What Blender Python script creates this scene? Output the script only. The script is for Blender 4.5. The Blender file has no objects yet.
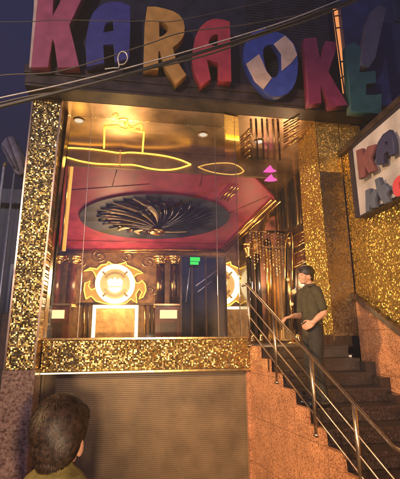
import bpy, bmesh, math, random
from mathutils import Vector, Matrix
random.seed(7)
SC = bpy.context.scene
COL = SC.collection
V = Vector
# ------------------------------------------------------------ camera
F = 390.0; PITCH = math.radians(13.76); YAW = math.radians(9.2); ROLL = -math.radians(0.5)
EYE = V((0, 0, 1.75))
FW = V((math.sin(YAW)*math.cos(PITCH), math.cos(YAW)*math.cos(PITCH), math.sin(PITCH)))
_r = V((math.cos(YAW), -math.sin(YAW), 0)); _u = _r.cross(FW)
RT = _r*math.cos(ROLL) + _u*math.sin(ROLL); UP = -_r*math.sin(ROLL) + _u*math.cos(ROLL)
cd = bpy.data.cameras.new('camera'); cam = bpy.data.objects.new('camera', cd); COL.objects.link(cam)
cd.sensor_fit = 'HORIZONTAL'; cd.sensor_width = 36; cd.lens = F/400*36; cd.clip_end = 800; cd.clip_start = .05
cam.matrix_world = Matrix.Translation(EYE) @ Matrix((RT, UP, -FW)).transposed().to_4x4()
SC.camera = cam

def pl(px, py, p, n):
    d = FW + RT*(px-200)/F - UP*(py-239.5)/F
    n = V(n); return EYE + d*((V(p)-EYE).dot(n)/d.dot(n))
def atY(px, py, y): return pl(px, py, (0, y, 0), (0, 1, 0))
def atX(px, py, x): return pl(px, py, (x, 0, 0), (1, 0, 0))
def atZ(px, py, z): return pl(px, py, (0, 0, z), (0, 0, 1))

# ------------------------------------------------------------ mesh helpers
def quadf(bm, pts, mi=0):
    f = bm.faces.new([bm.verts.new(p) for p in pts]); f.material_index = mi; return f
def bx(bm, x0, x1, y0, y1, z0, z1, bev=0.0):
    x0, x1 = sorted((x0, x1)); y0, y1 = sorted((y0, y1)); z0, z1 = sorted((z0, z1))
    r = bmesh.ops.create_cube(bm, size=1)
    for v in r['verts']:
        v.co = V((x0+(v.co.x+.5)*(x1-x0), y0+(v.co.y+.5)*(y1-y0), z0+(v.co.z+.5)*(z1-z0)))
    if bev > 0:
        es = list({e for v in r['verts'] for e in v.link_edges})
        bmesh.ops.bevel(bm, geom=es, offset=bev, segments=2, affect='EDGES', profile=.5)
def prism(bm, poly, vec):
    """poly: list of points of one planar outline; extruded by vec"""
    vec = V(vec); a = [bm.verts.new(V(p)) for p in poly]; b = [bm.verts.new(V(p)+vec) for p in poly]
    bm.faces.new(a); bm.faces.new(b[::-1]); n = len(a)
    for i in range(n): bm.faces.new((a[i], b[i], b[(i+1) % n], a[(i+1) % n]))
def tube(bm, pts, r, seg=10, rr=None, cap=True):
    pts = [V(p) for p in pts]; n = len(pts); rings = []
    ref = None
    for i, p in enumerate(pts):
        t = (pts[min(i+1, n-1)] - pts[max(i-1, 0)])
        if t.length < 1e-9: t = V((0, 0, 1))
        t.normalize()
        if ref is None:
            ref = V((0, 0, 1)) if abs(t.z) < .9 else V((1, 0, 0))
        a = t.cross(ref)
        if a.length < 1e-5: a = t.cross(V((0, 1, 0)))
        a.normalize(); b = t.cross(a).normalized(); ref = a.cross(t).normalized()*1.0
        ra = rr[i] if rr else r
        rings.append([bm.verts.new(p + (a*math.cos(2*math.pi*k/seg) + b*math.sin(2*math.pi*k/seg))*ra) for k in range(seg)])
    for i in range(n-1):
        for k in range(seg):
            f = bm.faces.new((rings[i][k], rings[i][(k+1) % seg], rings[i+1][(k+1) % seg], rings[i+1][k])); f.smooth = True
    if cap:
        bm.faces.new(rings[0][::-1]); bm.faces.new(rings[-1])
def lathe(bm, base, prof, seg=20):
    base = V(base); rings = []
    for r, z in prof:
        rings.append([bm.verts.new(base + V((r*math.cos(2*math.pi*k/seg), r*math.sin(2*math.pi*k/seg), z))) for k in range(seg)])
    for i in range(len(rings)-1):
        for k in range(seg):
            f = bm.faces.new((rings[i][k], rings[i][(k+1) % seg], rings[i+1][(k+1) % seg], rings[i+1][k])); f.smooth = True
    bm.faces.new(rings[0][::-1]); bm.faces.new(rings[-1])
def ball(bm, c, r, sx=1, sy=1, sz=1, seg=20, rot=None):
    m = Matrix.Translation(V(c)) @ (rot.to_4x4() if rot else Matrix.Identity(4)) @ Matrix.Diagonal((sx*r, sy*r, sz*r, 1))
    r_ = bmesh.ops.create_uvsphere(bm, u_segments=seg, v_segments=seg//2+2, radius=1, matrix=m)
    for v in r_['verts']:
        for f in v.link_faces: f.smooth = True
def B(): return bmesh.new()
def obj(name, bm, mat, parent=None):
    bmesh.ops.recalc_face_normals(bm, faces=bm.faces[:])
    me = bpy.data.meshes.new(name); bm.to_mesh(me); bm.free()
    for m in (mat if isinstance(mat, (list, tuple)) else [mat]): me.materials.append(m)
    o = bpy.data.objects.new(name, me); COL.objects.link(o)
    if parent:
        o.parent = parent
        o.matrix_parent_inverse = Matrix.Translation(parent.location).inverted() if parent.parent is None else Matrix.Identity(4)
    return o
def tag(o, label, cat, group=None):
    o['label'] = label; o['category'] = cat
    if group: o['group'] = group
    return o
def thing(name, label, cat, loc=(0, 0, 0), group=None):
    o = bpy.data.objects.new(name, None); COL.objects.link(o); o.location = loc
    o.empty_display_size = .1
    return tag(o, label, cat, group)
def struct(name, bm, m):
    o = obj(name, bm, m); o['kind'] = 'structure'; return o

# ------------------------------------------------------------ materials
def newmat(name):
    m = bpy.data.materials.new(name); m.use_nodes = True
    nt = m.node_tree; b = nt.nodes['Principled BSDF']; return m, nt, b
def mat(name, col, rough=.5, metal=0, var=.12, scale=12, bump=0.0, coat=0, spec=.5):
    m, nt, b = newmat(name); N = nt.nodes; L = nt.links
    b.inputs['Metallic'].default_value = metal; b.inputs['Specular IOR Level'].default_value = spec
    b.inputs['Coat Weight'].default_value = coat
    tc = N.new('ShaderNodeTexCoord'); nz = N.new('ShaderNodeTexNoise'); nz.inputs['Scale'].default_value = scale
    nz.inputs['Detail'].default_value = 5; L.new(tc.outputs['Object'], nz.inputs['Vector'])
    mr = N.new('ShaderNodeMapRange'); mr.inputs[1].default_value = .25; mr.inputs[2].default_value = .75
    mr.inputs[3].default_value = 1-var*2; mr.inputs[4].default_value = 1+var*1.2
    L.new(nz.outputs['Fac'], mr.inputs[0])
    mx = N.new('ShaderNodeVectorMath'); mx.operation = 'SCALE'; mx.inputs[0].default_value = col[:3]
    L.new(mr.outputs[0], mx.inputs['Scale']); L.new(mx.outputs[0], b.inputs['Base Color'])
    m2 = N.new('ShaderNodeMapRange'); m2.inputs[3].default_value = max(.03, rough*.8); m2.inputs[4].default_value = min(1, rough*1.2)
    L.new(nz.outputs['Fac'], m2.inputs[0]); L.new(m2.outputs[0], b.inputs['Roughness'])
    if bump:
        bp = N.new('ShaderNodeBump'); bp.inputs['Strength'].default_value = bump; bp.inputs['Distance'].default_value = .01
        L.new(nz.outputs['Fac'], bp.inputs['Height']); L.new(bp.outputs[0], b.inputs['Normal'])
    return m
def emit(name, col, s):
    m, nt, b = newmat(name)
    b.inputs['Base Color'].default_value = (.02, .02, .02, 1)
    b.inputs['Emission Color'].default_value = (*col, 1); b.inputs['Emission Strength'].default_value = s
    return m
def granite(name, col, dark, rough=.25, scale=60, tile=None):
    m, nt, b = newmat(name); N = nt.nodes; L = nt.links
    tc = N.new('ShaderNodeTexCoord')
    nz = N.new('ShaderNodeTexNoise'); nz.inputs['Scale'].default_value = scale; nz.inputs['Detail'].default_value = 3
    L.new(tc.outputs['Object'], nz.inputs['Vector'])
    n2 = N.new('ShaderNodeTexNoise'); n2.inputs['Scale'].default_value = 3.5; n2.inputs['Detail'].default_value = 4
    L.new(tc.outputs['Object'], n2.inputs['Vector'])
    cr = N.new('ShaderNodeValToRGB'); L.new(nz.outputs['Fac'], cr.inputs[0])
    e = cr.color_ramp.elements; e[0].position = .34; e[0].color = (*dark, 1); e[1].position = .5; e[1].color = (*col, 1)
    k = e.new(.68); k.color = (*[min(1, c*1.35+.03) for c in col], 1)
    mr = N.new('ShaderNodeMapRange'); mr.inputs[1].default_value = .3; mr.inputs[2].default_value = .7
    mr.inputs[3].default_value = .7; mr.inputs[4].default_value = 1.15; L.new(n2.outputs['Fac'], mr.inputs[0])
    sc = N.new('ShaderNodeVectorMath'); sc.operation = 'SCALE'; L.new(cr.outputs[0], sc.inputs[0]); L.new(mr.outputs[0], sc.inputs['Scale'])
    if tile:
        sx_ = N.new('ShaderNodeSeparateXYZ'); L.new(tc.outputs['Object'], sx_.inputs[0]); last = None
        for ax in ('Y', 'Z') if tile == 'YZ' else ('X', 'Z'):
            q1 = N.new('ShaderNodeMath'); q1.operation = 'PINGPONG'; q1.inputs[1].default_value = .3; L.new(sx_.outputs[ax], q1.inputs[0])
            q2 = N.new('ShaderNodeMath'); q2.operation = 'GREATER_THAN'; q2.inputs[1].default_value = .0025; L.new(q1.outputs[0], q2.inputs[0])
            if last:
                q3 = N.new('ShaderNodeMath'); q3.operation = 'MULTIPLY'; L.new(last.outputs[0], q3.inputs[0]); L.new(q2.outputs[0], q3.inputs[1]); last = q3
            else: last = q2
        q4 = N.new('ShaderNodeMapRange'); q4.inputs[3].default_value = .22; L.new(last.outputs[0], q4.inputs[0])
        s4 = N.new('ShaderNodeVectorMath'); s4.operation = 'SCALE'; L.new(sc.outputs[0], s4.inputs[0]); L.new(q4.outputs[0], s4.inputs['Scale']); sc = s4
    L.new(sc.outputs[0], b.inputs['Base Color']); b.inputs['Roughness'].default_value = rough
    return m
def mosaic(name, axis, pitch=.034, k=.55, gold=(.85, .55, .16), gold2=(.5, .33, .12), dark=(.035, .028, .02), rough=.2, rnd=True, patch=.0):
    """small round mirror sequins, each tilted its own way"""
    m, nt, b = newmat(name); N = nt.nodes; L = nt.links
    tc = N.new('ShaderNodeTexCoord'); sp = N.new('ShaderNodeSeparateXYZ'); L.new(tc.outputs['Object'], sp.inputs[0])
    cb = N.new('ShaderNodeCombineXYZ'); L.new(sp.outputs[axis], cb.inputs[0]); L.new(sp.outputs['Z'], cb.inputs[1])
    s = N.new('ShaderNodeVectorMath'); s.operation = 'SCALE'; s.inputs['Scale'].default_value = 1/pitch; L.new(cb.outputs[0], s.inputs[0])
    fl = N.new('ShaderNodeVectorMath'); fl.operation = 'FLOOR'; L.new(s.outputs[0], fl.inputs[0])
    fr = N.new('ShaderNodeVectorMath'); fr.operation = 'SUBTRACT'; L.new(s.outputs[0], fr.inputs[0]); L.new(fl.outputs[0], fr.inputs[1])
    wn = N.new('ShaderNodeTexWhiteNoise'); wn.noise_dimensions = '2D'; L.new(fl.outputs[0], wn.inputs['Vector'])
    c = N.new('ShaderNodeVectorMath'); c.operation = 'DISTANCE'; c.inputs[1].default_value = (.5, .5, 0); L.new(fr.outputs[0], c.inputs[0])
    lt = N.new('ShaderNodeMath'); lt.operation = 'LESS_THAN'; lt.inputs[1].default_value = .46; L.new(c.outputs['Value'], lt.inputs[0])
    d = N.new('ShaderNodeVectorMath'); d.operation = 'SUBTRACT'; d.inputs[1].default_value = (.5, .5, .5); L.new(wn.outputs['Color'], d.inputs[0])
    # larger soft waves of the cloth the sequins hang on
    wv = N.new('ShaderNodeTexNoise'); wv.inputs['Scale'].default_value = 5; L.new(tc.outputs['Object'], wv.inputs['Vector'])
    wd = N.new('ShaderNodeVectorMath'); wd.operation = 'SUBTRACT'; wd.inputs[1].default_value = (.5, .5, .5); L.new(wv.outputs['Color'], wd.inputs[0])
    ws = N.new('ShaderNodeVectorMath'); ws.operation = 'SCALE'; ws.inputs['Scale'].default_value = .5; L.new(wd.outputs[0], ws.inputs[0])
    ds = N.new('ShaderNodeVectorMath'); ds.operation = 'SCALE'; ds.inputs['Scale'].default_value = k*2; L.new(d.outputs[0], ds.inputs[0])
    ge = N.new('ShaderNodeNewGeometry')
    a1 = N.new('ShaderNodeVectorMath'); a1.operation = 'ADD'; L.new(ge.outputs['Normal'], a1.inputs[0]); L.new(ds.outputs[0], a1.inputs[1])
    a2 = N.new('ShaderNodeVectorMath'); a2.operation = 'ADD'; L.new(a1.outputs[0], a2.inputs[0]); L.new(ws.outputs[0], a2.inputs[1])
    nm = N.new('ShaderNodeVectorMath'); nm.operation = 'NORMALIZE'; L.new(a2.outputs[0], nm.inputs[0]); L.new(nm.outputs[0], b.inputs['Normal'])
    mc = N.new('ShaderNodeMix'); mc.data_type = 'RGBA'; mc.inputs[6].default_value = (*gold2, 1); mc.inputs[7].default_value = (*gold, 1)
    L.new(wn.outputs['Value'], mc.inputs[0])
    md = N.new('ShaderNodeMix'); md.data_type = 'RGBA'; md.inputs[6].default_value = (*dark, 1); L.new(mc.outputs[2], md.inputs[7]); L.new(lt.outputs[0], md.inputs[0])
    L.new(md.outputs[2], b.inputs['Base Color'])
    L.new(lt.outputs[0], b.inputs['Metallic']); b.inputs['Roughness'].default_value = rough
    return m
def glassmat(name, tint=(.96, .95, .92)):
    m, nt, b = newmat(name); N = nt.nodes; L = nt.links
    t = N.new('ShaderNodeBsdfTransparent'); t.inputs[0].default_value = (*tint, 1)
    g = N.new('ShaderNodeBsdfGlossy'); g.inputs['Roughness'].default_value = .03
    fz = N.new('ShaderNodeFresnel'); fz.inputs[0].default_value = 1.45
    mx = N.new('ShaderNodeMixShader'); L.new(fz.outputs[0], mx.inputs[0]); L.new(t.outputs[0], mx.inputs[1]); L.new(g.outputs[0], mx.inputs[2])
    L.new(mx.outputs[0], N['Material Output'].inputs['Surface']); return m

M = {}
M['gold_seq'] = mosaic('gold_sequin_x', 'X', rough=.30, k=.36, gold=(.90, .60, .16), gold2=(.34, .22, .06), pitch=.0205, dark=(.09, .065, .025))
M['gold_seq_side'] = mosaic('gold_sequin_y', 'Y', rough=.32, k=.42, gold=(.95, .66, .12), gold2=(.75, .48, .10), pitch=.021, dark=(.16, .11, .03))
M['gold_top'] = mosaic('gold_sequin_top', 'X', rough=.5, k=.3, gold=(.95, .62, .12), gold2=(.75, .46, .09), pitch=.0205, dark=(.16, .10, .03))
M['granite'] = granite('pink_granite', (.47, .215, .10), (.19, .075, .035), .17, 62, 'YZ')
M['granite_pale'] = granite('pale_granite', (.36, .23, .17), (.17, .09, .07), .17, 34, 'XZ')
M['granite_dark'] = granite('dark_granite', (.028, .014, .012), (.015, .01, .01), .3, 60)
M['bronze'] = mat('bronze_mirror', (.48, .33, .21), .3, .9, .25, 2.5, .12)
M['bronze_dark'] = mat('dark_bronze', (.18, .105, .055), .22, 1, .3, 6, .2)
M['gold'] = mat('polished_gold', (.85, .55, .2), .22, 1, .15, 20, .1)
M['wood'] = mat('dark_wood', (.06, .028, .018), .3, 0, .4, 8, .1, .4)
M['red_wood'] = mat('red_lacquered_wood', (.12, .035, .022), .28, 0, .35, 6, .1, .4)
M['black'] = mat('black_lacquer', (.012, .011, .014), .15, 0, .3, 5, 0, .6)
M['pink'] = mat('crimson_panel', (.30, .032, .085), .45, 0, .2, 4, .15)
M['steel'] = mat('stainless_steel', (.50, .38, .27), .32, 1, .12, 30)
M['navy_board'] = mat('navy_board', (.013, .012, .026), .5, 0, .35, 5, .1)
M['cornice'] = mat('cornice_metal', (.055, .036, .03), .45, .4, .45, 4, .2)
M['shutter'] = mat('shutter_paint', (.20, .135, .07), .42, .15, .2, 3, .05)
M['asphalt'] = mat('asphalt', (.05, .05, .05), .85, 0, .3, 40, .5)
M['paving'] = granite('paving_stone', (.2, .17, .14), (.08, .07, .06), .6, 50)
M['glass'] = glassmat('clear_glass')
M['darkglass'] = mat('dark_window_glass', (.02, .03, .06), .08, 0, .2, 2)
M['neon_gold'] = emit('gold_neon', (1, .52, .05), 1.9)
M['neon_soft'] = emit('soft_gold_neon', (1, .52, .10), .5)
M['neon_white'] = emit('warm_white_neon', (1, .76, .38), 1.5)
M['led_white'] = emit('led_white', (1, .8, .5), 2.4)
M['flame'] = emit('flame_backlight', (1, .42, .03), .42)
M['arc'] = emit('amber_arc', (1, .38, .05), .22)
M['green'] = emit('green_exit', (.01, .75, .10), .6)
M['magenta'] = emit('magenta_lamp', (1, .10, .5), .5)
M['skin'] = mat('skin', (.50, .27, .17), .5, 0, .08, 30, .05)
M['hair'] = mat('dark_hair', (.018, .011, .01), .42, 0, .5, 90, .6)
M['strand'] = mat('hair_strand', (.034, .018, .012), .55, 0, .5, 60)
M['olive'] = mat('olive_cloth', (.048, .04, .018), .85, 0, .25, 14, 1.0)
M['mustard'] = mat('mustard_cloth', (.17, .135, .035), .85, 0, .25, 22, .8)
M['trouser'] = mat('dark_olive_trousers', (.022, .018, .014), .85, 0, .25, 12, 1.0)

# ------------------------------------------------------------ ground
GZ = 0.0; RZ = -.12; GF = -.45           # pavement, road, foot of the garage ramp
RX0, RX1 = -1.76, 2.35
bm = B()
xs_ = [-150, RX0-.05, RX1+.05, 150]; ys_ = [-150, 4.0, 6.4, 150]
for i in range(3):
    for j in range(3):
        if i == 1 and j == 1: continue
        quadf(bm, [(xs_[i], ys_[j], RZ), (xs_[i+1], ys_[j], RZ), (xs_[i+1], ys_[j+1], RZ), (xs_[i], ys_[j+1], RZ)])
bmesh.ops.remove_doubles(bm, verts=bm.verts[:], dist=1e-4)
struct('road', bm, M['asphalt'])
bm = B(); bx(bm, -30, 30, -1.4, 4.0, RZ-.05, GZ, .01); bx(bm, -30, RX0-.003, 4.002, 60, RZ-.05, GZ); bx(bm, RX1+.003, 30, 4.002, 60, RZ-.05, GZ)
struct('pavement', bm, M['paving'])
bm = B(); prism(bm, [(RX0, 4.003, GZ-.004), (RX0, 5.4, GF), (RX0, 6.4, GF), (RX0, 6.4, GF-.1), (RX0, 4.003, GF-.1)], (RX1-RX0, 0, 0))
struct('garage_ramp', bm, M['paving'])

# ------------------------------------------------------------ main building
YF = 6.0; ZS = 5.3; YC = 5.62            # facade plane, soffit height, front of cornice
bld = thing('karaoke_building', 'gold mosaic karaoke building with a glazed, brightly lit front room', 'building', (0, YF, 0))
# left mosaic pillar
pxl = atY(33, 100, 5.65).x; pxr_t = atY(62, 100, 5.65).x; pxr = atY(34, 370, 5.65).x   # the pillar narrows towards its foot
xi_t = atY(70, 100, 6.0).x; xi = atY(41, 340, 6.0).x
def slab(bm, xa0, xa1, xb0, xb1, y0, y1, z0, z1):
    prism(bm, [(xa0, y0, z0), (xa1, y0, z0), (xb1, y0, z1), (xb0, y0, z1)], (0, y1-y0, 0))
pz0 = atY(20, 370, 5.65).z
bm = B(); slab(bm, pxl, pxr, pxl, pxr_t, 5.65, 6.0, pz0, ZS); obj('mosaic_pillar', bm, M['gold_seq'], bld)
bm = B()
for x, x2 in ((pxl, pxl), (pxr, pxr_t)): slab(bm, x-.012, x+.012, x2-.012, x2+.012, 5.632, 5.649, pz0, ZS)
zz = atY(50, 145, 5.64).z
bx(bm, pxl+.013, pxr_t-.05, 5.64, 5.649, zz-.006, zz+.006)
obj('pillar_edging', bm, M['bronze'], bld)
bm = B(); bx(bm, pxl-.02, pxr+.02, 5.63, 6.0, GF, pz0-.003, .004); obj('granite_base', bm, M['granite_pale'], bld)
# inner reveal beside left pillar
bm = B(); slab(bm, pxr+.012, xi, pxr_t+.003, xi_t, 5.95, 6.2, 1.73, ZS-.003); obj('inner_reveal', bm, M['bronze_dark'], bld)
# mosaic band under the glass
b0 = atY(36, 340, YF-.06); b1 = atY(250, 369, YF-.06)
XB1 = b1.x
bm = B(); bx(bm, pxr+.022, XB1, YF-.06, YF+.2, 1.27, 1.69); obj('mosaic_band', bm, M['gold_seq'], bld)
bm = B(); bx(bm, pxr+.022, XB1+.01, YF-.09, YF+.2, 1.693, 1.725, .004); obj('window_sill', bm, M['gold'], bld)
bm = B(); bx(bm, pxr+.022, XB1+.01, YF-.085, YF+.2, 1.235, 1.267, .003); obj('lower_edging', bm, M['gold'], bld)
xm = atY(140, 372, YF-.1).x
bm = B(); bx(bm, pxr+.03, xm+.2, YF-.10, YF-.088, 1.243, 1.258); obj('edge_light', bm, M['led_white'], bld)
# basement shutter zone: jambs + lintel box
bm = B(); bx(bm, XB1-.045, XB1, YF-.02, YF+.3, GF, 1.232); obj('shutter_jamb', bm, M['granite'], bld)
# soffit
bm = B(); bx(bm, pxl, 3.6, YC+.01, 7.15, ZS, ZS+.15); bx(bm, 2.2, 3.6, 7.153, 9.6, ZS, ZS+.15)
obj('bronze_soffit', bm, M['bronze'], bld)
# fascia below the soffit carrying the neon waves
PA, PB, PC = atY(72, 166, 7.2), atY(225, 251, 10.4), atY(60, 251, 10.4)
PN = (PB-PA).cross(PC-PA).normalized()
if PN.z > 0: PN = -PN                      # points down
def Q(px, py, d=0.0): return pl(px, py, PA+PN*d, PN)
fz = PA.z
bm = B()
poly = [(-1.75, fz), (2.78, fz-.03), (2.78, ZS-.003), (-1.75, ZS-.003)]
prism(bm, [(x, 7.155, z) for x, z in poly], (0, .06, 0)); obj('fascia', bm, mat('bronze_fascia', (.2, .125, .07), .5, .5, .35, 3, .1), bld)
# crimson ceiling
bm = B()
ce = [Q(64, 166), Q(248, 171), Q(275, 199), Q(225, 251), Q(58, 251)]
prism(bm, ce, -PN*.08); obj('crimson_ceiling', bm, M['pink'], bld)
# between ceiling panels
for a, b_ in (((70, 190), (150, 184)), ((118, 166), (112, 187)), ((66, 240), (225, 244)), ((205, 166), (200, 186)), ((225, 215), (268, 196))):
    bm = B(); p, q = Q(*a, .004), Q(*b_, .004); tube(bm, [p, q], .007, 6); obj('ceiling_seam', bm, M['bronze_dark'], bld)
bm = B()   # back trim
for dy in (0, 2.4):
    tube(bm, [Q(57, 250+dy, .03), Q(226, 250+dy, .03)], .035 if dy == 0 else .018, 8)
obj('back_trim', bm, M['gold'], bld)
# room walls
YB = 10.4; ZB = PC.z
xl_b = atY(40, 300, YB).x; xr_b = atY(247, 300, YB).x; ZFL = 1.55
bm = B(); bx(bm, xl_b-.1, xr_b, YB, YB+.15, ZFL, 4.6); obj('back_wall', bm, mat('gold_wallpaper', (.24, .13, .055), .42, .3, .3, 7, .5), bld)
bm = B(); prism(bm, [(xi-.02, 6.203, ZFL), (xl_b, YB-.003, ZFL), (xl_b, YB-.003, ZS-.02), (xi_t-.02, 6.203, ZS-.02)], (-.1, 0, 0)); obj('side_wall', bm, M['bronze_dark'], bld)
bm = B(); quadf(bm, [(xi, 6.2, ZFL), (1.78, 6.0, ZFL), (3.6, 6.0, ZFL), (3.6, YB, ZFL), (xl_b, YB, ZFL)]); 
obj('room_floor', bm, mat('polished_floor', (.12, .07, .04), .15, 0, .3, 3), bld)
# lobby: partition, back wall, side wall
YL = 9.6; xp = atY(247, 300, YL).x
bm = B(); bx(bm, xp-.04, xp+.04, YL-.6, YL+.7, ZFL, 3.55); obj('partition', bm, M['wood'], bld)
bm = B(); bx(bm, xp+.042, 3.6, YL, YL+.15, ZFL+.002, ZS-.005); obj('lobby_wall', bm, mat('dusky_plaster', (.16, .07, .05), .4, 0, .45, 3, .2), bld)
bm = B(); bx(bm, 3.602, 3.75, 6.3, YL+.15, ZFL, ZS+.1); obj('lobby_side_wall', bm, M['wood'], bld)
# right pillar
a = atY(322, 200, 5.65).x; b_ = atY(345, 200, 5.65).x; XW = b_
bm = B()
for f in [((a, 5.65), (b_, 5.65)), ]: pass
zp = atY(330, 336, 5.65).z
bx(bm, a+.004, XW, 5.65, 6.42, zp, ZS-.003)
obj('right_pillar', bm, mosaic('brown_sequin', 'X', rough=.4, k=.2, gold=(.30, .20, .10), gold2=(.13, .085, .05), dark=(.05, .035, .02), pitch=.0205), bld)
bm = B(); bx(bm, a-.006, a+.002, 5.655, 6.415, zp+.02, ZS-.005); obj('pillar_mosaic_side', bm, M['gold_seq_side'], bld)
zq = atY(330, 172, 5.64).z
bm = B(); bx(bm, a+.01, XW-.002, 5.636, 5.648, zq, ZS-.005); obj('pillar_mosaic_top', bm, M['gold_top'], bld)
# side wall: granite below a sloping trim, mosaic above
t0 = atX(345, 290, XW); t1 = atX(400, 334, XW)
sl = (t0.z-t1.z)/(t0.y-t1.y)
def trim(y): return t0.z + sl*(y-t0.y)
y0, y1 = 1.6, 5.645
WT = atX(357, 143, XW-.12).z+.10
bm = B(); prism(bm, [(XW, y0, GZ), (XW, y1, GZ), (XW, y1, trim(y1)), (XW, y0, max(GZ+.02, trim(y0)))], (.4, 0, 0)); obj('granite_side_wall', bm, M['granite'], bld)
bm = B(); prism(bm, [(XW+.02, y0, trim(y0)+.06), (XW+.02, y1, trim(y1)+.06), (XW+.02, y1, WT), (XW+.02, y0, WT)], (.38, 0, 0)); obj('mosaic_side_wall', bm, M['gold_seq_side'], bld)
bm = B(); prism(bm, [(XW-.05, y0, trim(y0)), (XW-.05, y1, trim(y1)), (XW-.05, y1, trim(y1)+.085), (XW-.05, y0, trim(y0)+.085)], (.06, 0, 0)); obj('sloping_trim', bm, M['wood'], bld)
bm = B(); bx(bm, XW-.06, XW+.45, y0, y1, WT+.003, WT+.10, .01); obj('wall_coping', bm, M['cornice'], bld)
bm = B(); bx(bm, XW+.004, XW+.42, 5.66, 5.9, WT-.3, ZS-.004); obj('upper_mosaic', bm, M['gold_top'], bld)
# upper storey behind sign, cornice
bm = B(); bx(bm, pxl, XW+.02, 5.66, 11, ZS+.152, 11); obj('upper_wall', bm, M['navy_board'], bld)
bm = B(); bx(bm, pxl-.04, XW+.55, 5.30, YC+.005, ZS, ZS+.30, .01)
bx(bm, pxl-.06, XW+.56, 5.275, 5.32, ZS+.20, ZS+.34, .01); bx(bm, pxl-.03, XW+.54, 5.285, 5.30, ZS+.04, ZS+.07)
obj('cornice', bm, M['cornice'], bld)

# glass panes
gx = [xi] + [atY(x, 300, YF+.05).x for x in (80, 218, 240)]
for i in range(3):
    bm = B(); bx(bm, gx[i]+.004, gx[i+1]-.004, YF+.04, YF+.052, 1.726, ZS-.004); obj('glass_pane', bm, M['glass'], bld)
bm = B()
for x in gx[1:]: bx(bm, x-.0035, x+.0035, YF+.035, YF+.057, 1.726, ZS-.004)
bm.free()
for x in gx[1:]:
    bm = B(); bx(bm, x-.0035, x+.0035, YF+.035, YF+.057, 1.726, ZS-.004); obj('glass_joint', bm, M['steel'], bld)
bm = B(); bx(bm, gx[-1]-.006, gx[-1]+.012, YF+.06, YF+.09, 1.73, 3.1); obj('glass_post', bm, M['bronze_dark'], bld)

# roller shutter
sh = thing('roller_shutter', 'closed grey brown roller shutter under the gold mosaic band', 'shutter', ((pxr+XB1)/2, YF+.08, GZ))
bm = B(); n = 62; z0, z1 = GF+.05, 1.23
for i in range(n):
    za = z0+(z1-z0)*i/n; zb = z0+(z1-z0)*(i+1)/n; mz = (za+zb)/2
    x0s, x1s = pxr+.06, XB1-.047
    for (ya, p), (yb, q) in zip([(.075, za), (.07, za+.004), (.07, zb-.004)], [(.07, za+.004), (.07, zb-.004), (.075, zb)]):
        quadf(bm, [(x0s, YF+ya, p), (x1s, YF+ya, p), (x1s, YF+yb, q), (x0s, YF+yb, q)])
obj('curtain', bm, M['shutter'], sh)
bm = B(); bx(bm, x0s, x1s, YF+.055, YF+.10, GF+.003, GF+.05, .004); obj('bottom_bar', bm, M['steel'], sh)
for s in (x0s-.03, x1s-.004):
    bm = B(); bx(bm, s-.008, s+.03, YF+.04, YF+.12, GF+.002, 1.232); obj('guide_rail', bm, M['shutter'], sh)

# ------------------------------------------------------------ sign
YSg = 5.46
sg = thing('karaoke_sign', 'dark rooftop sign board with big coloured letters spelling KARAOKE', 'sign', (1, YSg, ZS+.3))
xa, xb = atY(29, 60, YSg).x, atY(334, 80, YSg).x; xc = atY(389, 80, YSg).x
bm = B(); bx(bm, xa, xb, YSg, YSg+.14, ZS+.31, 8.6)
for i in range(60):
    z = ZS+.36+i*.055
    xs0 = atY(248, 60, YSg).x; bx(bm, xs0, xb-.01, YSg-.012, YSg+.001, z, z+.036)
obj('board', bm, M['navy_board'], sg)
bm = B(); bx(bm, xb+.28, xc, YSg, YSg+.14, ZS+.31, 8.6); obj('board_end', bm, mat('blue_board', (.012, .02, .085), .5, 0, .3, 4, .1), sg)
def letter(outline, holes, m, y, depth=.13, back=None, plane=None, name='letter', parent=sg, rnd=True):
    cu = bpy.data.curves.new('c', 'CURVE'); cu.dimensions = '2D'; cu.fill_mode = 'BOTH'; cu.extrude = depth/2
    cu.bevel_depth = .006; cu.bevel_resolution = 1
    for pts in [outline]+holes:
        P = [atY(px, py, y) if plane is None else atX(px, py, plane) for px, py in pts]
        P2 = [(p.x, p.z) if plane is None else (p.y, p.z) for p in P]
        s = cu.splines.new('POLY'); s.points.add(len(P2)-1); s.use_cyclic_u = True
        for i, (u, w) in enumerate(P2): s.points[i].co = (u, w, 0, 1)
    o = bpy.data.objects.new('c', cu); COL.objects.link(o)
    dg = bpy.context.evaluated_depsgraph_get(); me = bpy.data.meshes.new_from_object(o.evaluated_get(dg))
    bpy.data.objects.remove(o)
    for v in me.vertices:
        u, w, e = v.co
        v.co = V((u, y+depth/2+e, w)) if plane is None else V((plane+(-depth/2)+e, u, w))
    bm = bmesh.new(); bm.from_mesh(me); bpy.data.meshes.remove(me)
    bmesh.ops.remove_doubles(bm, verts=bm.verts[:], dist=1e-5)
    for v in bm.verts: v.index = -1
    return obj(name, bm, m, parent)
def smooth(pts, n=2):
    for _ in range(n):
        q = []
        for i in range(len(pts)):
            a, b2 = pts[i], pts[(i+1) % len(pts)]
            q += [(a[0]*.75+b2[0]*.25, a[1]*.75+b2[1]*.25), (a[0]*.25+b2[0]*.75, a[1]*.25+b2[1]*.75)]
        pts = q
    return pts
LM = {k: mat('paint_'+k, c, .5, 0, .14, 6, .08) for k, c in dict(mauve=(.36, .07, .115), navy=(.035, .038, .19), amber=(.50, .25, .05), red=(.42, .04, .055), blue=(.03, .055, .27), maroon=(.17, .018, .055), teal=(.014, .065, .075), grey=(.06, .058, .10), cream=(.55, .38, .28)).items()}
YL_ = 5.13
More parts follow.
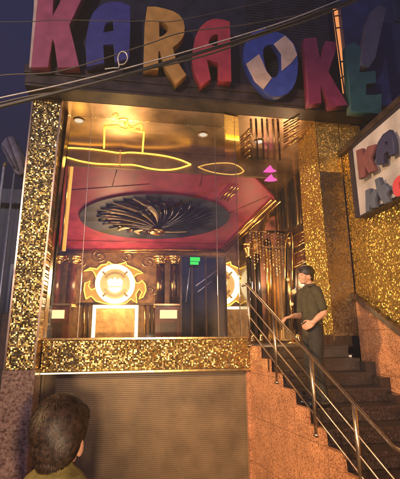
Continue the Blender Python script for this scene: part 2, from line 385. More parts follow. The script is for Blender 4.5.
LK = letter([(41, -30), (56, -30), (53, 0), (52, 18), (60, 3), (72, -30), (92, -30), (81, 0), (69, 25), (74, 45), (79, 67), (58, 67), (55, 45), (52, 35), (48, 67), (31.5, 67), (38, 0)], [], LM['mauve'], YL_)
letter([(35.6, -30), (41, -30), (38, 0), (31.5, 67), (29.5, 67), (34, 10)], [], LM['cream'], YL_+.02, .10, name='letter_edge', parent=LK)
letter([(87, 66), (86, 45), (87.5, 32), (90, 20), (94, 12), (99, 7), (105, 3.5), (112, 2), (121, 2.5), (130, 6), (130, 30), (129, 58), (115, 62), (114, 43), (103, 45), (104, 63)], [[(103, 33), (104, 27), (106, 23), (113, 20), (114, 31)]], LM['navy'], YL_)
letter([(143.7, 69), (145, 25), (147.5, 7), (156, 7), (165, 9), (173, 11.5), (179, 15), (183, 20), (184.5, 27), (184, 34), (181, 40), (177, 44), (172.5, 47.5), (175.5, 59), (186, 75), (175.5, 84), (165.5, 67.5), (160, 50), (158, 52), (158, 70)], [[(158.7, 21), (163, 22), (167, 24), (169, 27), (168.5, 31), (164, 35.5), (159, 37.5)]], LM['amber'], YL_)
letter([(201, 85.6), (195, 73), (192.7, 62), (193.5, 49), (195.5, 37.5), (200, 28), (206.5, 22), (212, 19.5), (217.5, 19), (224, 20), (229.5, 22), (230.5, 50), (231, 81.5), (219, 80), (219, 62), (206.5, 59.5), (210.6, 79)], [[(208, 45), (209, 40), (211.5, 36), (215, 34), (219, 33.5), (219, 47)]], LM['red'], YL_)
LO = letter(smooth([(243.6, 48.5), (249, 35), (261.5, 29), (275, 31.5), (285, 35), (294, 44), (298, 57), (297, 79), (290, 92.5), (278, 97), (267, 94), (256, 83), (246, 66)], 1),
       [smooth([(262, 51), (265.6, 45), (274, 44), (281, 51), (282, 65), (278, 76), (272.5, 79), (265.6, 70.5)], 1)], LM['blue'], YL_)
for p in ([(246.5, 64), (258.9, 54.5), (262.5, 62), (266, 71), (271.6, 78), (263.2, 89), (255, 81)], [(274.4, 44), (285, 35.8), (293, 44), (297, 55.4), (291, 63), (282, 70), (281.6, 54)]):
    letter(p, [], LM['cream'], YL_-.011, .01, name='letter_patch', parent=LO)
letter([(304, 39), (316, 37.6), (320, 61), (324, 47.6), (326, 41), (336, 42.6), (335, 52), (328.2, 72), (338, 89), (347.6, 105), (331, 106.5), (320, 82.7), (321, 103), (309, 104)], [], LM['maroon'], YL_)
letter([(346.4, 46), (354, 42.6), (361, 47.6), (361, 59), (359, 72.7), (375, 71), (376, 83), (366, 84), (365.5, 95), (376, 95), (381.5, 94), (381, 114), (351, 111)], [], LM['teal'], YL_)
letter([(379, 5), (386, 8), (375, 58), (368, 68), (361, 63), (364, 40), (366, 25), (371, 12)], [], LM['grey'], YL_-.05, .1, name='slanted_stroke')
bm = B(); prism(bm, [atY(*p, YSg+.1) for p in ((333, 9), (349, 7), (353, 44), (352, 96), (344, 96))], (0, .03, 0)); obj('light_panel', bm, emit('amber_light_panel', (1, .36, .11), .42), sg)
bm = B()
for a, c in (((345, 4), (353, 92)), ((335, 16), (353, 14)), ((336, 28), (353, 26)), ((350, 60), (340, 62)), ((341, 78), (352, 71)), ((333, 10), (345, 96))):
    tube(bm, [atY(*a, YSg+.05), atY(*c, YSg+.05)], .013, 6)
obj('support_frame', bm, mat('rusty_steel', (.12, .04, .03), .6, .3, .3, 20), sg)
bm = B()
for px, py in ((45, 68), (68, 68), (95, 64), (122, 61), (150, 70), (178, 80), (204, 84), (226, 82), (270, 97), (314, 104), (340, 106), (360, 112), (374, 113)):
    bm = B(); p = atY(px, py, YL_+.06); tube(bm, [p+V((0, 0, .06)), V((p.x, YSg+.01, p.z+.10))], .014, 6); obj('letter_bracket', bm, M['shutter'], sg)

# small sign on the side wall
XS = XW-.02
s2 = thing('side_wall_sign', 'cream sign box with raised letters on the gold side wall', 'sign', (XS, 4.3, 3.2))
c0 = atX(360, 216, XS-.1); c1 = atX(358, 144, XS-.1)
zt = c1.z; zb_ = c0.z; ye = c0.y
bm = B(); bx(bm, XS-.1, XW+.018, 2.2, ye, zb_, zt, .005); obj('box', bm, mat('cream_sign_face', (.40, .37, .38), .55, 0, .2, 3, .05), s2)
bm = B()
bx(bm, XS-.115, XW+.019, 2.2, ye+.02, zb_-.03, zb_-.002); bx(bm, XS-.115, XW+.019, 2.2, ye+.02, zt+.002, zt+.05); bx(bm, XS-.115, XW+.019, ye+.002, ye+.11, zb_-.001, zt+.001)
obj('frame', bm, mat('sign_frame', (.03, .025, .04), .4, .3), s2)
XLt = XS-.17
def sl_(pts, m, holes=[], dep=.05): return letter(pts, holes, m, 0, dep, plane=XLt, parent=s2)
sl_([(359.5, 151), (365, 149), (366, 158), (371, 147), (378, 145), (372.5, 158), (378, 170), (372, 173), (367.5, 163.5), (368, 176), (362.5, 179)], mat('dusky_red_paint', (.14, .045, .05), .6))
sl_([(380.5, 164.5), (379.5, 155), (381.5, 143), (386.5, 135), (393, 130.5), (396, 136), (398, 153), (393, 156), (392, 151), (387, 153.5), (387, 163)], mat('deep_navy_paint', (.018, .02, .07), .6), [[(387, 146), (388, 142), (391, 140.5), (391.5, 145)]])
g2 = mat('slate_paint', (.06, .075, .12), .6)
sl_([(369, 191), (373, 189), (373.5, 197), (377, 190), (380, 191), (377, 200), (379, 207), (375, 208), (373, 203), (372.5, 211), (369.5, 212)], g2)
sl_([(378.5, 180), (382.5, 178), (384.5, 186), (388, 184), (391, 189), (388, 194), (392, 201), (388, 204), (384, 198), (381, 192)], g2)
sl_(smooth([(396, 184), (402, 176), (410, 174), (413, 184), (407, 195), (398, 197)], 1), LM['red'], [smooth([(401, 186), (404, 181), (408, 181), (407, 187), (403, 190)], 1)])

# ------------------------------------------------------------ neon on the fascia, and a reflected frame built on the soffit
YN = 7.135
def catm(pts, n=6):
    out = []
    for i in range(len(pts)-1):
        p0 = pts[max(i-1, 0)]; p1 = pts[i]; p2 = pts[i+1]; p3 = pts[min(i+2, len(pts)-1)]
        for k in range(n):
            t = k/n
            out.append(tuple(.5*((2*p1[j])+(-p0[j]+p2[j])*t+(2*p0[j]-5*p1[j]+4*p2[j]-p3[j])*t*t+(-p0[j]+3*p1[j]-3*p2[j]+p3[j])*t**3) for j in range(len(p1))))
    out.append(pts[-1]); return out
up = [(53, 148), (70, 147.8), (90, 149), (106, 151), (120, 153), (132, 152.5), (155, 154.5), (170, 157), (182, 160.5), (191, 164.5)]
lo = [(53, 156), (65, 157), (80, 161), (95, 163.5), (110, 164.2), (120, 164.6), (134, 165), (150, 168.5), (164, 170), (178, 168.5), (191, 164.5)]
nw = thing('neon_wave_light', 'long gold neon wave crossing the fascia left of centre', 'neon light', atY(120, 160, YN), 'neon waves on the fascia')
for n_, ln in (('upper_tube', up), ('lower_tube', lo)):
    bm = B(); tube(bm, [atY(*p, YN) for p in catm(ln)], .015, 8)
    ball(bm, atY(*ln[0], YN-.01), .03, seg=10); obj(n_, bm, M['neon_gold'], nw)
bm = B(); bx(bm, atY(53, 1, YN).x-.02, atY(53, 1, YN).x+.06, YN-.03, YN+.02, atY(53, 160, YN).z, atY(53, 144, YN).z); obj('end_cap', bm, M['bronze'], nw)
p0 = atY(120, 159, YN); bm = B(); bx(bm, p0.x-.02, p0.x+.02, YN-.012, YN+.02, atY(120, 167, YN).z, atY(120, 150, YN).z); obj('middle_clip', bm, M['bronze'], nw)
n2_ = thing('neon_wave_light', 'short dim gold neon lens on the fascia above the gold bars', 'neon light', atY(220, 168, YN), 'neon waves on the fascia')
bm = B(); tube(bm, [atY(*p, YN) for p in catm([(198, 167), (207, 164.5), (220, 163), (232, 163.5), (240, 167), (244, 171)])], .012, 8); obj('upper_tube', bm, M['neon_soft'], n2_)
bm = B(); tube(bm, [atY(*p, YN) for p in catm([(198, 167), (208, 171), (220, 173.5), (232, 174.5), (240, 173.5), (244, 171)])], .012, 8); obj('lower_tube', bm, M['neon_soft'], n2_)
ZN = ZS-.03
nf = thing('neon_frame_light', 'square gold neon arch with a curl on the bronze soffit', 'neon light', atZ(122, 135, ZN))  # mirror image in the soffit, put in as glowing tubes
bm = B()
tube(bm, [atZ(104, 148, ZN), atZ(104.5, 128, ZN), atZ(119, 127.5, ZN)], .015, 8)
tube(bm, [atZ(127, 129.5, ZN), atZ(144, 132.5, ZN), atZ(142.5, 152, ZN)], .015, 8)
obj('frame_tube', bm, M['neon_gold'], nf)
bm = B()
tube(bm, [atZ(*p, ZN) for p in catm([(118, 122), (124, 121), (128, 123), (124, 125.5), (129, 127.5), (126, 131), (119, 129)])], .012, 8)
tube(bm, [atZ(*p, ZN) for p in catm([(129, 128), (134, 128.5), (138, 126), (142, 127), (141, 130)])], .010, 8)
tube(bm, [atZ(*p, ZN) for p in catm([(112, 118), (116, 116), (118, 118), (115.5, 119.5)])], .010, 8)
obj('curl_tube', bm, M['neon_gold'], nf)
# window-shaped gold panel on the soffit, right
bm = B(); prism(bm, [atZ(*p, ZS-.004) for p in ((224, 113), (238, 116), (241, 158), (225, 156))], (0, 0, -.02))
pg = thing('gold_inlay', 'upright gold panel with a bright bar set in the bronze soffit', 'panel', atZ(232, 138, ZS))
obj('panel', bm, M['gold'], pg)
bm = B(); tube(bm, [atZ(226, 138, ZN-.02), atZ(239, 140, ZN-.02)], .024, 8); obj('light_bar', bm, M['neon_gold'], pg)

# downlights
dl = [(79, 120.5), (203, 134.5), (259, 141.5), (311, 147)]
dn = ['round white downlight at the left, next to the mosaic pillar', 'round white downlight in the middle of the bronze soffit', 'round white downlight above the magenta lamps', 'round white downlight beside the right gold pillar']
for (px, py), lb in zip(dl, dn):
    zd = ZS-.006 if px < 300 else ZS-.006
    c = atZ(px, py, zd); t = thing('ceiling_downlight', lb, 'ceiling light', c, 'downlights along the soffit')
    bm = B(); lathe(bm, (c.x, c.y, zd-.012), [(.075, .012), (.09, .008), (.095, .0), (.07, .002), (.0685, .011)], 28); rim = obj('rim', bm, mat('white_rim', (.6, .52, .45), .4), t)
    bm = B(); lathe(bm, (c.x, c.y, zd-.006), [(.068, 0), (.068, .004)], 28); obj('lens', bm, emit('downlight_lens', (1, .86, .7), .42), rim)
    ld = bpy.data.lights.new('downlight', 'SPOT'); ld.energy = 34; ld.color = (1, .72, .4); ld.spot_size = math.radians(120); ld.spot_blend = .8; ld.shadow_soft_size = .06
    lo_ = bpy.data.objects.new('downlight_lamp', ld); COL.objects.link(lo_); lo_.location = (c.x, c.y, zd-.05)

# bronze strips and built magenta reflections at the lobby soffit
st = thing('soffit_louvre', 'slanted bronze strips on the dark soffit beside the pillar', 'louvre', atZ(292, 135, ZS))
for i in range(5):
    bm = B(); tube(bm, [atZ(284, 140+i*5.5-14, ZS-.03), atZ(299, 131+i*5.5-14, ZS-.03)], .016, 6); obj('strip', bm, M['gold'], st)
st = thing('soffit_louvre', 'slanted bronze strips on the soffit beside the gold panel', 'louvre', atZ(245, 150, ZS))
for i in range(5):
    bm = B(); tube(bm, [atZ(241, 148+i*6-8, ZS-.03), atZ(250, 139+i*6-8, ZS-.03)], .015, 6); obj('strip', bm, M['gold'], st)
for i, (px, py) in enumerate(((270, 170), (271, 179))):  # reflections of a flower light, built as glowing magenta shapes
    c = atY(px, py, 7.1)
    t = thing('petal_lamp', ['magenta petal lamp, farther from the street', 'magenta petal lamp, nearer the lobby arch'][i] if False else ['upper of the two magenta petal lamps', 'lower of the two magenta petal lamps'][i], 'lamp', c, 'magenta petal lamps')
    bm = B()
    pts = [(-7, 2), (-3, -2), (0, -4.5), (2, -1), (6, 1.5), (2, 2.5), (-2, 2.6)]
    prism(bm, [atY(px+a_, py+b2, 7.1) for a_, b2 in pts], (0, -.03, 0)); obj('petals', bm, M['magenta'], t)
    bm = B(); tube(bm, [c, c+V((0, .05, 0))], .03, 10); obj('mount', bm, M['bronze'], t)
# dark ribs of the lobby soffit
rb = thing('ceiling_rib_screen', 'dark ribs hanging from the lobby soffit around the magenta lamps', 'screen', atZ(270, 150, ZS))
for px in (252, 257, 263, 268, 274, 279):
    bm = B(); a_ = atZ(px-1, 122, ZS-.03); c_ = atZ(px+1, 160, ZS-.03)
    tube(bm, [a_, c_], .018, 6); obj('rib', bm, M['bronze_dark' if px % 2 else 'bronze'], rb)

# gold bars along the right edge of the crimson ceiling
gb = thing('gold_ceiling_beam', 'long slanting triple gold bar along the right ceiling edge', 'beam', Q(250, 225))
for k in range(3):
    bm = B(); tube(bm, [Q(272+k*4.5, 199.5+k*.8, .05), Q(221.5+k*2.6, 249.5+k*.6, .05)], .028, 8); obj('bar', bm, M['gold'], gb)
bm = B(); tube(bm, [Q(275.5, 200.5, .075), Q(240, 234, .075)], .013, 8); obj('light_strip', bm, M['neon_soft'], gb)
gb = thing('gold_ceiling_beam', 'short pair of gold bars crossing the crimson ceiling', 'beam', Q(231, 197))
for k in range(3):
    bm = B(); tube(bm, [Q(233+k*3, 186.5+k*.8, .05), Q(221+k*3, 199+k, .05)], .02, 8); obj('bar', bm, M['gold'], gb)

# ------------------------------------------------------------ ceiling medallion
md = thing('ceiling_medallion', 'large oval swirl of cream blades in the crimson ceiling', 'ceiling rose', Q(155, 217))
NS = 26
def el(t, rx, ry, cx=154.5, cy=216.5): return (cx+rx*math.cos(t), cy+ry*math.sin(t))
ringm = [mat('slate_mirror', (.028, .034, .065), .55, 0, .2, 4), mat('dark_slate_mirror', (.008, .01, .02), .5, 0, .2, 4)]
bm = B()
for i in range(NS):
    for j in range(3):
        ta = 2*math.pi*(i+j/3)/NS; tb = 2*math.pi*(i+(j+1)/3)/NS
        f = quadf(bm, [Q(*el(ta, 75, 22.5), .05), Q(*el(tb, 75, 22.5), .05), Q(*el(tb, 50, 16), .05), Q(*el(ta, 50, 16), .05)], 0 if (i*7 % 5) < 3 else 1)
        quadf(bm, [Q(*el(ta, 75, 22.5), .05), Q(*el(tb, 75, 22.5), .05), Q(*el(tb, 75, 22.5), .002), Q(*el(ta, 75, 22.5), .002)], 1)
        quadf(bm, [Q(*el(ta, 50, 16), .05), Q(*el(tb, 50, 16), .05), Q(*el(tb, 50, 16), .003), Q(*el(ta, 50, 16), .003)], 1)
obj('ring', bm, ringm, md)
blm = mat('cream_blade', (.72, .58, .38), .3, .25, .15, 10)
hub = (157, 228)
for i in range(30):
    t = 2*math.pi*i/30
    bm = B(); L_, R_ = [], []
    for s in range(8):
        q = s/7
        tt = t + .5*(1-q) - .5
        rx, ry = 53*q+5, 16.5*q+2
        cx = hub[0]*(1-q)+154.5*q; cy = hub[1]*(1-q)+216.5*q
        w = (.065+.15*math.sin(math.pi*min(1, q*1.1)))*(.5 if q < .2 else 1)
        d = .10+.26*(1-q)
        L_.append(Q(*el(tt+.01, rx, ry, cx, cy), d)); R_.append(Q(*el(tt+w*.9, rx, ry, cx, cy), d-.05))
    for s in range(7):
        for off, rev in ((V((0, 0, 0)), 0), (V((0, 0, .012)), 1)):
            quadf(bm, [L_[s]+off, L_[s+1]+off, R_[s+1]+off, R_[s]+off])
        quadf(bm, [L_[s], L_[s+1], L_[s+1]+V((0, 0, .012)), L_[s]+V((0, 0, .012))])
        quadf(bm, [R_[s], R_[s+1], R_[s+1]+V((0, 0, .012)), R_[s]+V((0, 0, .012))])
    bmesh.ops.remove_doubles(bm, verts=bm.verts[:], dist=1e-4)
    for f in bm.faces: f.smooth = True
    obj('blade', bm, (blm if math.cos(t) < .45 else M['black']) if i % 2 else M['black'], md)  # right-hand blades all black: their shade is put into the colour
bm = B(); hc = Q(hub[0], hub[1]+2, .34); lathe(bm, hc-V((0, 0, .12)), [(.05, 0), (.16, .03), (.2, .09), (.12, .14)], 24); obj('hub', bm, M['gold'], md)
bm = B(); f = bm.faces.new([bm.verts.new(Q(*el(2*math.pi*i/48, 50, 16), .012)) for i in range(48)]); obj('inner_disc', bm, mat('dark_crimson', (.07, .008, .022), .3, .2, .3, 5), md)

# ------------------------------------------------------------ back wall fittings
def emblem(cx, cy, s, Y, label):
    o = thing('glowing_emblem', label, 'emblem', atY(cx, cy+20*s, Y), 'glowing round emblems')
    P = lambda x, y, d=0: atY(cx+(x-115)*s, cy+(y-284)*s, Y-d)
    fl = [(86, 299), (84, 290), (85, 283), (90, 281), (88.5, 286), (91, 290), (96, 288), (97, 280), (95, 274), (92, 270), (84, 271), (90, 268), (97, 269), (101, 265), (107, 264), (108, 261.5), (112, 264), (116, 265), (122, 263.5), (126, 262), (126.5, 265), (131, 267), (138, 270), (143, 273), (137, 274), (133.5, 277), (136, 283), (139, 283), (142, 280.5), (145, 284), (146, 290), (143, 297), (139, 299), (142, 292), (139, 289), (136, 294), (137, 303), (131, 299), (126, 303), (115, 305), (103, 303), (96, 301), (91, 296)]
    bm = B(); prism(bm, [P(*p, .03) for p in fl], (0, .05, 0)); obj('flame_backing', bm, M['flame'], o)
    def ring(r0, r1, d, name, m, a0=0, a1=2*math.pi, n=48):
        bm = B()
        for i in range(n):
            ta = a0+(a1-a0)*i/n; tb = a0+(a1-a0)*(i+1)/n
            c = lambda t, r, dd: P(115+r*math.cos(t), 284+r*math.sin(t), dd)
            quadf(bm, [c(ta, r0, d), c(tb, r0, d), c(tb, r1, d), c(ta, r1, d)]); quadf(bm, [c(ta, r1, d), c(tb, r1, d), c(tb, r1, d-.06), c(ta, r1, d-.06)])
            if r0 > 0: quadf(bm, [c(ta, r0, d), c(tb, r0, d), c(tb, r0, d-.06), c(ta, r0, d-.06)])
        bmesh.ops.remove_doubles(bm, verts=bm.verts[:], dist=1e-5)
        return obj(name, bm, m, o)
    ring(15, 20, .1, 'ring_tube', M['neon_white'])
    bm = B(); bm.faces.new([bm.verts.new(P(115+15.2*math.cos(t*math.pi/18), 284+15.2*math.sin(t*math.pi/18), .05)) for t in range(36)]); obj('disc', bm, emit('gold_disc_glow', (1, .52, .13), .48), o)
    ring(10, 12.3, .09, 'inner_arc', M['arc'], -2.6, -.55, 20)
    ring(10, 12.3, .09, 'inner_arc', M['arc'], .45, 2.7, 20)
    bm = B(); tube(bm, [P(*p, .045) for p in fl+fl[:1]], .016*s, 6); obj('flame_outline', bm, M['neon_gold'], o)
    bm = B(); prism(bm, [P(*p, .1) for p in ((107, 281), (110, 278), (113, 279.5), (115, 276.5), (117, 279.5), (120, 278), (123, 281), (122, 286), (108, 286))], (0, .04, 0)); obj('centre_motif', bm, M['neon_white'], o)
    bm = B(); prism(bm, [P(*p, .1) for p in ((107.5, 287.2), (122.5, 287.2), (120, 291), (115, 293), (110, 291))], (0, .04, 0)); obj('motif_base', bm, M['neon_white'], o)
    for k in range(4):
        an = k*math.pi/2+.785; bm = B(); tube(bm, [P(115+13*math.cos(an), 284+13*math.sin(an), .11), P(115+17.5*math.cos(an), 284+17.5*math.sin(an), .11)], .022*s, 8); obj('ring_stud', bm, M['arc'], o)
    return o
emblem(115, 284, 1.0, YB-.06, 'round white and gold flaming emblem on the back wall')
def uframe(x0, x1, yt, yb, Y, w, label):
    o = thing('illuminated_arch', label, 'lit arch', atY((x0+x1)/2, yb, Y), 'lit arches under the emblems')
    A = atY(x0, yt, Y); Bp = atY(x1, yt, Y); zb = 1.56
    for nm, c in (('left_side', (A.x, A.x+w, zb, A.z-w)), ('right_side', (Bp.x-w, Bp.x, zb, A.z-w)), ('top_side', (A.x, Bp.x, A.z-w+.001, A.z))):
        bm = B(); bx(bm, c[0], c[1], Y-.03, Y+.03, c[2], c[3], .004); obj(nm, bm, M['neon_white'], o)
    bm = B(); bx(bm, A.x+w+.01, Bp.x-w-.01, Y, Y+.04, zb, A.z-w-.01); obj('panel', bm, mat('brushed_gold', (.62, .38, .15), .38, .7, .2, 9, .6), o)
    return o
uframe(93, 138.5, 305, 338, YB-.12, .085, 'bright white arch-shaped lit frame below the flaming emblem')
emblem(219, 285, 1.05, YB-.3, 'second glowing emblem, half seen behind the glass post')  # the emblem's reflection, built as a lit object
uf = uframe(222, 246.5, 306.5, 338, YB-.33, .07, 'gold panel with a single lit top edge right of the glass post')  # reflected lit frame, likewise built as a lit object
# dark surround hiding the left half of the reflected emblem (a wing wall with its columns)
wing = thing('wing_wall', 'dark blue glass wing wall reflecting the street, right of the columns', 'wall', atY(200, 335, 9.8))
A = atY(180, 335, 9.8); Bw = atY(226.5, 335, 9.8); zt = atY(200, 256, 9.8).z
bm = B(); bx(bm, A.x, Bw.x, 9.8, 9.84, 1.56, zt); obj('glass_sheet', bm, mat('blue_black_glass', (.06, .06, .10), .12, .6, .5, 1.5), wing)
bm = B()
for px in (181, 192, 206, 226): c = atY(px, 300, 9.79); bx(bm, c.x-.02, c.x+.02, 9.76, 9.798, 1.56, zt)
bx(bm, A.x, Bw.x, 9.765, 9.797, zt-.05, zt); obj('mullions', bm, M['wood'], wing)
bm = B()
for a_, c_ in (((196, 286), (219, 269)), ((198, 292), (212, 281)), ((186, 302), (190, 268))):
    tube(bm, [atY(*a_, 9.78), atY(*c_, 9.78)], .018, 6)
obj('blue_rods', bm, mat('pale_blue_metal', (.3, .34, .6), .3, .6), wing)
# columns
def column(px, Y, pyt, pyb, r, label, m, zbase=None, grp='columns in the front room'):
    c = atY(px, pyb, Y); zt = atY(px, pyt, Y).z; zb = zbase if zbase is not None else c.z
    t = thing('column', label, 'column', (c.x, Y, zb), grp); h = zt-zb
    bm = B(); lathe(bm, (c.x, Y, zb), [(r*1.5, 0), (r*1.5, h*.03), (r*1.25, h*.045), (r*1.3, h*.06), (r, h*.075)], 24); obj('base', bm, M['gold'], t)
    bm = B(); lathe(bm, (c.x, Y, zb+h*.075), [(r, 0), (r*.97, h*.4), (r*.88, h*.78)], 24); obj('shaft', bm, m, t)
    bm = B(); lathe(bm, (c.x, Y, zb+h*.855), [(r*.9, 0), (r*1.1, h*.01), (r*1.0, h*.02), (r*1.15, h*.05), (r*1.5, h*.09), (r*1.7, h*.12), (r*1.3, h*.125), (r*1.9, h*.135), (r*1.9, h*.145)], 24)
    for k in range(8):
        an = k*math.pi/4; ball(bm, (c.x+r*1.4*math.cos(an), Y+r*1.4*math.sin(an), zb+h*.95), r*.32, seg=8)
    obj('capital', bm, M['gold'], t); return t
for px, lb, m in ((53.5, 'dark red column left of its pair, above the left lit cabinet', 'red_wood'), (70, 'dark red column between the left lit cabinet and the emblem', 'red_wood'), (160, 'bronze column just right of the emblem', 'bronze_dark'), (174.5, 'bronze column beside the dark blue glass', 'bronze_dark')):
    column(px, 10.15, 257, 308, .12, lb, M[m])
# gold upright slats between columns
def cabinet(px0, px1, label):
    Y = 9.95; a_ = atY(px0, 310, Y); c_ = atY(px1, 318.5, Y)
    t = thing('lit_cabinet', label, 'cabinet', ((a_.x+c_.x)/2, Y, 1.56), 'lit cabinets beside the emblem')
    bm = B(); bx(bm, a_.x-.12, c_.x+.12, Y+.02, Y+.3, 1.56, a_.z+.1, .008); cb_ = obj('body', bm, M['red_wood'], t)
    bm = B(); bx(bm, a_.x-.16, c_.x+.16, Y-.02, Y+.32, a_.z+.103, a_.z+.16, .008); obj('top', bm, M['bronze'], t)
    bm = B(); bx(bm, a_.x, c_.x, Y-.01, Y+.018, c_.z, a_.z, .004); obj('light_panel', bm, emit('cabinet_light', (1, .62, .30), .9), t)
    bm = B(); bx(bm, a_.x+.02, c_.x-.02, Y-.0, Y+.018, 1.62, c_.z-.1, .004); obj('door', bm, M['wood'], cb_)
cabinet(46, 64, 'dark cabinet with a glowing white panel, left of the emblem')
cabinet(160, 177, 'dark cabinet with a glowing white panel, right of the emblem')
# swirling relief and slats on back wall
rel = thing('wall_relief', 'carved swirls and slats on the bronze wall around the emblem', 'relief', (atY(115, 300, YB).x, YB-.02, 1.6))
for k in range(5):
    bm = B()
    c0_ = [(80, 262), (100, 257), (128, 257), (148, 263), (150, 290)][k]
    pts = [(c0_[0]+(1+.55*a_)*1.4*math.cos(a_*1.1+k), c0_[1]+(1+.55*a_)*1.1*math.sin(a_*1.1+k)) for a_ in [i*.35 for i in range(26)]]
    tube(bm, [atY(*p, YB-.02) for p in pts], .02, 6); obj('swirl', bm, M['bronze'], rel)
for px in (84, 88, 145, 150, 154):
    bm = B(); tube(bm, [atY(px, 304, YB-.06), atY(px, 338, YB-.06)], .03, 6); obj('slat', bm, M['gold' if px in (84, 145) else 'wood'], rel)
bm = B(); bx(bm, atY(79, 300, YB).x, atY(156, 300, YB).x, YB-.1, YB-.003, atY(100, 304, YB).z-.03, atY(100, 304, YB).z+.03); obj('dado_rail', bm, M['bronze_dark'], rel)
# gold drop rods in front of the left reveal
dr = thing('beaded_screen', 'gold beaded rods hanging inside the glass by the left pillar', 'screen', atY(46, 330, 6.5))
for i, (px, t0_, t1_) in enumerate(((40, 322, 262), (44, 325, 250), (49, 262, 215))):
    bm = B(); a_, c_ = atY(px, t0_, 6.5), atY(px+3, t1_, 6.5); c_ = V((a_.x, 6.5, c_.z))
    tube(bm, [a_, c_], .008, 6)
    nn = int((c_.z-a_.z)/.06)
    for j in range(nn): ball(bm, a_+V((0, 0, .06*j)), .02 if j % 3 else .028, seg=8)
    obj('beaded_rod', bm, M['gold'], dr)
# lit gold edge at the left of the crimson ceiling
le = thing('gold_edge_light', 'upright glowing gold strip at the left end of the crimson ceiling', 'neon light', atY(64, 250, 7.1))
a_ = atY(64, 251, 7.08); c_ = atY(72, 167, 7.08)
bm = B(); tube(bm, [a_, c_], .028, 8); obj('light_tube', bm, M['neon_soft'], le)
bm = B(); tube(bm, [a_+V((-.05, .03, 0)), c_+V((-.05, .03, 0))], .03, 6); obj('channel', bm, M['gold'], le)
# exit sign
p = atY(195, 261, 9.6)
ex = thing('exit_sign', 'small green lit exit sign under the crimson ceiling', 'sign', p)
bm = B(); bx(bm, p.x-.14, p.x+.14, 9.6, 9.65, p.z-.11, p.z+.11, .005); obj('housing', bm, M['black'], ex)
bm = B(); bx(bm, p.x-.125, p.x+.125, 9.588, 9.599, p.z-.005, p.z+.095); bx(bm, p.x-.125, p.x+.09, 9.588, 9.599, p.z-.095, p.z-.02); obj('lit_face', bm, M['green'], ex)
bm = B(); tube(bm, [p+V((0, .02, .1)), p+V((0, .02, .35))], .01, 6); obj('hanger', bm, M['black'], ex)

# ------------------------------------------------------------ lobby fittings
for px, Y, t_, b2, r, lb, m in ((252, 8.9, 244, 342, .07, 'dark gold-capped lobby column next to the glass post', 'black'), (261, 9.3, 240, 342, .07, 'dark lobby column left of the gold door', 'black'), (299, 8.6, 238, 342, .07, 'lobby column behind the man in olive', 'black')):
    column(px, Y, t_, b2, r, lb, M[m], 1.56, 'lobby columns')
YD = 9.55
dr_ = thing('gold_door', 'tall gold-barred glass door under the lobby arch', 'door', atY(272, 340, YD))
def rect(x0, x1, y0, y1, Y, w, m, nm, par):
    a_ = atY(x0, y0, Y); c_ = atY(x1, y1, Y); bm = B()
    bx(bm, a_.x, a_.x+w, Y-.02, Y+.02, c_.z, a_.z); bx(bm, c_.x-w, c_.x, Y-.02, Y+.02, c_.z, a_.z)
    bx(bm, a_.x+w, c_.x-w, Y-.019, Y+.019, a_.z-w, a_.z); bx(bm, a_.x+w, c_.x-w, Y-.019, Y+.019, c_.z, c_.z+w); obj(nm, bm, m, par)
# lock and pull handle on the shutter
rect(264, 287, 246, 341, YD, .05, M['gold'], 'frame', dr_)
a_ = atY(266, 248, YD); c_ = atY(285, 340, YD)
bm = B(); bx(bm, a_.x, c_.x, YD+.0, YD+.015, 1.6, a_.z); lf_ = obj('leaf', bm, mat('amber_glass', (.25, .12, .03), .12, .2, .5, 3), dr_)
bm = B()
for px in (269, 272.5, 276, 279.5, 283): c = atY(px, 300, YD); bx(bm, c.x-.017, c.x+.017, YD-.03, YD-.002, 1.65, a_.z-.1)
obj('bars', bm, M['gold'], dr_)
bm = B(); pts = [atY(267, 322, YD-.1), atY(267, 252, YD-.1), atY(269, 249, YD-.1), atY(271, 252, YD-.1), atY(271.5, 322, YD-.1)]; tube(bm, pts, .018, 8); obj('handle', bm, M['gold'], lf_)
# arch over the door
ar = thing('lobby_arch', 'dusky pink arch with dark opening over the gold door', 'arch', atY(272, 246, 9.55))
def archpts(cx, w, yb, yt, n=14):
    return [(cx-w, yb)] + [(cx-w*math.cos(math.pi*i/n), yb-(yb-yt)*(.15+.85*math.sin(math.pi*i/n))) for i in range(n+1)] + [(cx+w, yb)]
o_ = archpts(273, 12.5, 247, 212); i_ = archpts(273, 10.8, 247, 217)
bm = B()
for k in range(len(o_)-1):
    a4 = [atY(*o_[k], 9.56), atY(*o_[k+1], 9.56), atY(*i_[k+1], 9.56), atY(*i_[k], 9.56)]; quadf(bm, a4); quadf(bm, [p+V((0, -.08, 0)) for p in a4])
    quadf(bm, [a4[2], a4[3], a4[3]+V((0, -.08, 0)), a4[2]+V((0, -.08, 0))]); quadf(bm, [a4[0], a4[1], a4[1]+V((0, -.08, 0)), a4[0]+V((0, -.08, 0))])
obj('moulding', bm, M['gold'], ar)
bm = B(); prism(bm, [atY(*p, 9.57) for p in archpts(273, 10.8, 247, 217)], (0, .02, 0)); obj('tympanum', bm, mat('dusky_pink', (.42, .16, .12), .4, 0, .5, 5, .4), ar)
bm = B(); prism(bm, [atY(*p, 9.54) for p in archpts(267.5, 4.2, 250, 238)], (0, .02, 0)); obj('dark_opening', bm, M['black'], ar)
